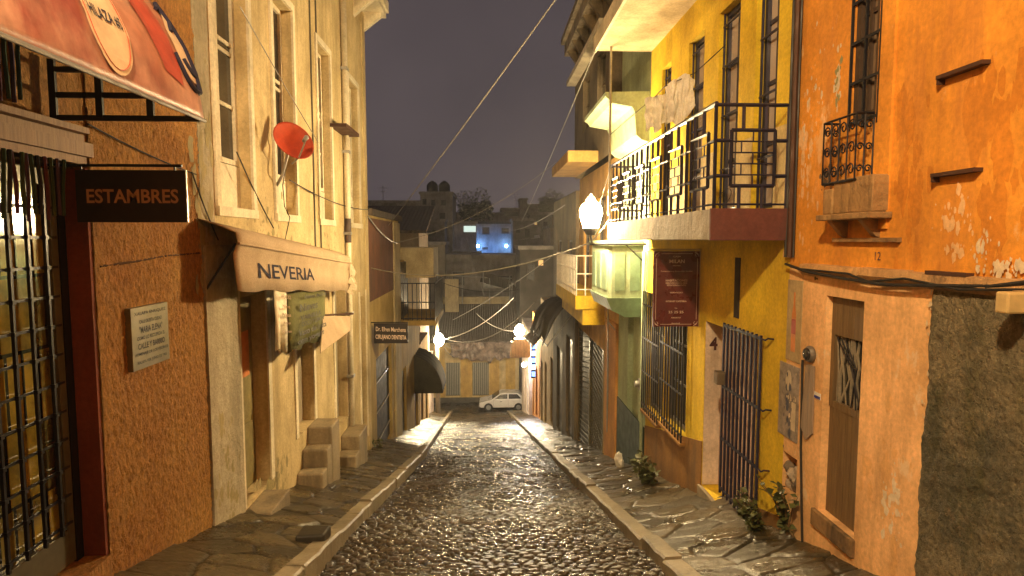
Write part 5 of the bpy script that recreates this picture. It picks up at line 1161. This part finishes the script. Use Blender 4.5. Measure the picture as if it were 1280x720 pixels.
# =================================================================== CABLES
def cable(label,a,b,sag,r=.012,mat=None,n=18):
    a=Vector(a);b=Vector(b); pts=[a+(b-a)*(k/n)+Vector((0,0,-sag*4*(k/n)*(1-k/n))) for k in range(n+1)]
    return tag(MB().tube(pts,r,5).build('overhead_cable',mat or WIRE),label,'cable')
cable('long pale cable slanting across the sky from the yellow roof to the brown house',atY(712,-25,8.5),atY(480,289,17),.05,.011,PALEWIRE)
cable('pale cable dropping from the yellow roof slab corner to the far right houses',(1.73,9.8,4.58),atY(652,277,40),.1,.011,PALEWIRE)
cable('bright sagging cable running from the lantern across to the brown house',(1.72,10,1.56),atX(464,335,XL+.1),.33,.012,PALEWIRE)
cable('thick cable falling from the cream house corner to the ochre pillar',atX(460,270,XL+.05),atY(497,304,17.4),.12,.016,PALEWIRE)
cable('thin cable rising from the ochre pillar towards the far right roofs',atY(497,303,17.4),atY(695,203,17),.32,.008,PALEWIRE)
cable('thin cable from the lantern up to the far end of the balcony',(1.72,10,1.75),(1.97,9.72,2.7),.02,.007,PALEWIRE)
cable('second cable from the lantern to the foot of the balcony railing',(1.75,10,1.6),(1.98,9.72,1.95),.03,.007,PALEWIRE)
cable('cable from the left bulb rising to the right over the end house roof',b1,atY(642,372,36),.5,.03,PALEWIRE)
cable('cable from the left bulb curving low to the right lamp',b1+Vector((0,0,.25)),atY(668,378,33),1.1,.025,PALEWIRE)
cable('cable from the right lamp rising left towards the chimney',b2,atY(596,392,40),.35,.03,PALEWIRE)
cable('thin cable bundle strand from the left bulb to the hung tarp, upper',b1,atY(590,432,46),.5,.02,PALEWIRE)
cable('thin cable strand from the left bulb down to the hung tarp, lower',b1,atY(582,440,46),.7,.02,PALEWIRE)
cable('steep pale cable from the dark jumbled house down across the tiled roof',atY(688,322,42),atY(566,400,44),.2,.022,PALEWIRE)
cable('steep pale cable beside the chimney falling from the skyline',atY(583,300,52),atY(606,372,46),.1,.022,PALEWIRE)
cable('slack cable running level above the grey block wall',atY(545,350,50),atY(648,362,46),.5,.022,WIRE)
cable('thin cable from the right side roofs to the dark jumbled house',atY(740,232,16),atY(628,288,44),.4,.012,PALEWIRE)
cable('loose cable drooping down the cream wall from the dish to the corner',atX(362,225,XL+.04),atX(461,262,XL+.04),.1,.008,WIRE)
cable('loose cable slanting down the cream wall to the fabric awning',atX(296,190,XL+.03),atX(342,285,XL+.03),.03,.008,WIRE)
cable('thin white cable slanting across the upper cream wall past the dish',atX(300,8,XL+.3),atX(398,178,XL+.3),.02,.006,PALEWIRE)
cable('thin cable along the orange stucco above the hanging sign',atX(110,155,XL+.03),atX(245,218,XL+.03),.02,.006,WIRE)
cable('thin cable hanging off the grey pilaster near the hanging sign',atX(240,215,XL+.04),atX(273,300,XL+.04),.03,.007,WIRE)
cable('thin dark cable along the top edge of the maroon sign to the mint bay',atX(738,306,XR-.3),atX(868,314,XR-.05),.06,.007,WIRE)

# =================================================================== SMALL THINGS ON THE GROUND
def plant(label,x,y,z,h,n,seed):
    r=random.Random(seed); t=thing('wall_plant',label,'plant',(x,y,z)); st=MB(); lf=MB()
    for k in range(n):
        a=r.uniform(0,6.28); l=h*r.uniform(.5,1.1); sp=r.uniform(.25,.8); tip=Vector((x-abs(math.cos(a))*l*sp*.8,y+math.sin(a)*l*sp,z+l)); mid=Vector((x,y,z)).lerp(tip,.5)+Vector((0,0,l*.15))
        st.tube([(x+r.uniform(-.03,.03),y+r.uniform(-.06,.06),z-.05),mid,tip],[.008,.006,.003],4)
        for q in range(9):
            p=Vector((x,y,z)).lerp(mid,q/4.5) if q<4.5 else mid.lerp(tip,(q-4.5)/3.5)
            d=Vector((r.uniform(-1,.5),r.uniform(-1,1),r.uniform(-.4,.7))).normalized(); s=r.uniform(.05,.1)*h/.4; w=d.cross(Vector((r.uniform(-1,1),r.uniform(-1,1),1))).normalized()*s*.42
            lf.add([p,p+d*s*.5+w,p+d*s+Vector((0,0,-s*.15)),p+d*s*.5-w],[(0,1,2),(0,2,3)])
    st.build('stem',DW,t); lf.build('foliage',paint('weed_leaf',(.075,.085,.025),.5,0,.4,20),t)
c=atX(815,618,XR-.2); plant('leafy weed clump growing at the plinth below the grilled windows',c.x,c.y,c.z,.52,64,1)
c=atX(948,676,XR-.12); plant('tall leafy weed at the foot of the iron gate',c.x,c.y,c.z,.38,46,2)
c=atX(985,640,XR-.06); plant('straggly dark weed on the pavement edge of the orange house',c.x,c.y,c.z-.15,.4,12,3)
c=atX(478,568,XL+.2); plant('small weed clump below the dark gate on the left pavement',c.x,c.y,c.z,.4,14,4)
c=atX(774,582,XR-.25); m=MB(); bm=bmesh.new(); bmesh.ops.create_icosphere(bm,subdivisions=4,radius=.11)
for v in bm.verts:
    q=v.co.copy(); k=1+.45*mnoise.noise(q*11)+.22*mnoise.noise(q*31); v.co=Vector((q.x*.7,q.y*.8,q.z*1.35))*k+Vector((0,0,.1))+c
me=bpy.data.meshes.new('plastic_bag'); bm.to_mesh(me); bm.free(); me.materials.append(paint('white_plastic',(.72,.68,.6),.35)); tag_o=bpy.data.objects.new('plastic_bag',me); COL.objects.link(tag_o); tag(tag_o,'crumpled white plastic bag left on the right pavement by the mint house','bag')
c=atX(402,668,-1.6); c.z=road(c.y)+.17
t=MB().prism([(-1.82,c.y-.12,c.z-.02),(-1.55,c.y-.1,c.z-.02),(-1.53,c.y+.1,c.z-.02),(-1.8,c.y+.12,c.z-.02)],(0,0,.11)).build('broken_stone',plaster('dark_block',(.03,.026,.018),(.02,.017,.012),st=.4,rough=.5),bevel=.02); tag(t,'small dark broken stone sitting on the left kerb','stone')

# ---- rooftop clutter between the street end and the hill
t=thing('pole_frame','spindly pale pole frame standing on the grey block wall roof','frame',(0,52,-3))
q=lambda u,v:atY(u,v,52.5)
MB().tube([q(546,344),q(640,348)],.05,5).build('rail',STEEL,t)
for u in (547,578,612,637): MB().tube([q(u,345),q(u,380)],.05,5).build('pole',STEEL,t)
t=thing('rooftop_lean_to','dark lean-to sheet on posts above the end house roof','lean-to',(2,51,-4))
a,b,c,d=atY(604,340,51),atY(640,352,51),atY(648,366,55),atY(600,352,55)
MB().prism([a,b,c,d],(0,0,.06)).build('sheet',TILE,t)
for p_ in (a,b): MB().tube([p_,p_+Vector((0,0,-1.6))],.05,5).build('post',STEEL,t)
for u,v,s_ in ((662,300,'pale tilted panel lying on a far roof below the long slanting wire'),):
    c=atY(u,v,70); tag(MB().prism([c+Vector((-1.2,0,0)),c+Vector((1.2,0,.25)),c+Vector((1.2,1.2,.5)),c+Vector((-1.2,1.2,.25))],(0,0,.08)).build('tilted_panel',WHITE),s_,'panel')

# ---- night drizzle hanging in the street
hz=MB().box(-75,75,-12,122,-13,10.5)
m=bpy.data.materials.new('mist'); m.use_nodes=True; n=m.node_tree; n.nodes.remove(n.nodes['Principled BSDF'])
v=n.nodes.new('ShaderNodeVolumePrincipled'); v.inputs['Color'].default_value=(.9,.88,.86,1); v.inputs['Density'].default_value=.0011; v.inputs['Anisotropy'].default_value=.6
n.links.new(v.outputs[0],n.nodes['Material Output'].inputs['Volume'])
struct(hz.build('haze',m),'stuff')
for u,v,Y,h,lb in ((479,254,76,2.2,'thin rooftop antenna on the low dark hillside house'),(645,262,100,2.6,'thin rooftop antenna on the dark far house with the pale terrace')):
    c=atY(u,v,Y); tag(MB().tube([c+Vector((0,0,-.5)),c+Vector((0,0,h))],.04,5).tube([c+Vector((-.6,0,h*.85)),c+Vector((.6,0,h*.85))],.025,4).tube([c+Vector((-.4,0,h*.65)),c+Vector((.4,0,h*.65))],.025,4).build('rooftop_antenna',STEEL),lb,'antenna')

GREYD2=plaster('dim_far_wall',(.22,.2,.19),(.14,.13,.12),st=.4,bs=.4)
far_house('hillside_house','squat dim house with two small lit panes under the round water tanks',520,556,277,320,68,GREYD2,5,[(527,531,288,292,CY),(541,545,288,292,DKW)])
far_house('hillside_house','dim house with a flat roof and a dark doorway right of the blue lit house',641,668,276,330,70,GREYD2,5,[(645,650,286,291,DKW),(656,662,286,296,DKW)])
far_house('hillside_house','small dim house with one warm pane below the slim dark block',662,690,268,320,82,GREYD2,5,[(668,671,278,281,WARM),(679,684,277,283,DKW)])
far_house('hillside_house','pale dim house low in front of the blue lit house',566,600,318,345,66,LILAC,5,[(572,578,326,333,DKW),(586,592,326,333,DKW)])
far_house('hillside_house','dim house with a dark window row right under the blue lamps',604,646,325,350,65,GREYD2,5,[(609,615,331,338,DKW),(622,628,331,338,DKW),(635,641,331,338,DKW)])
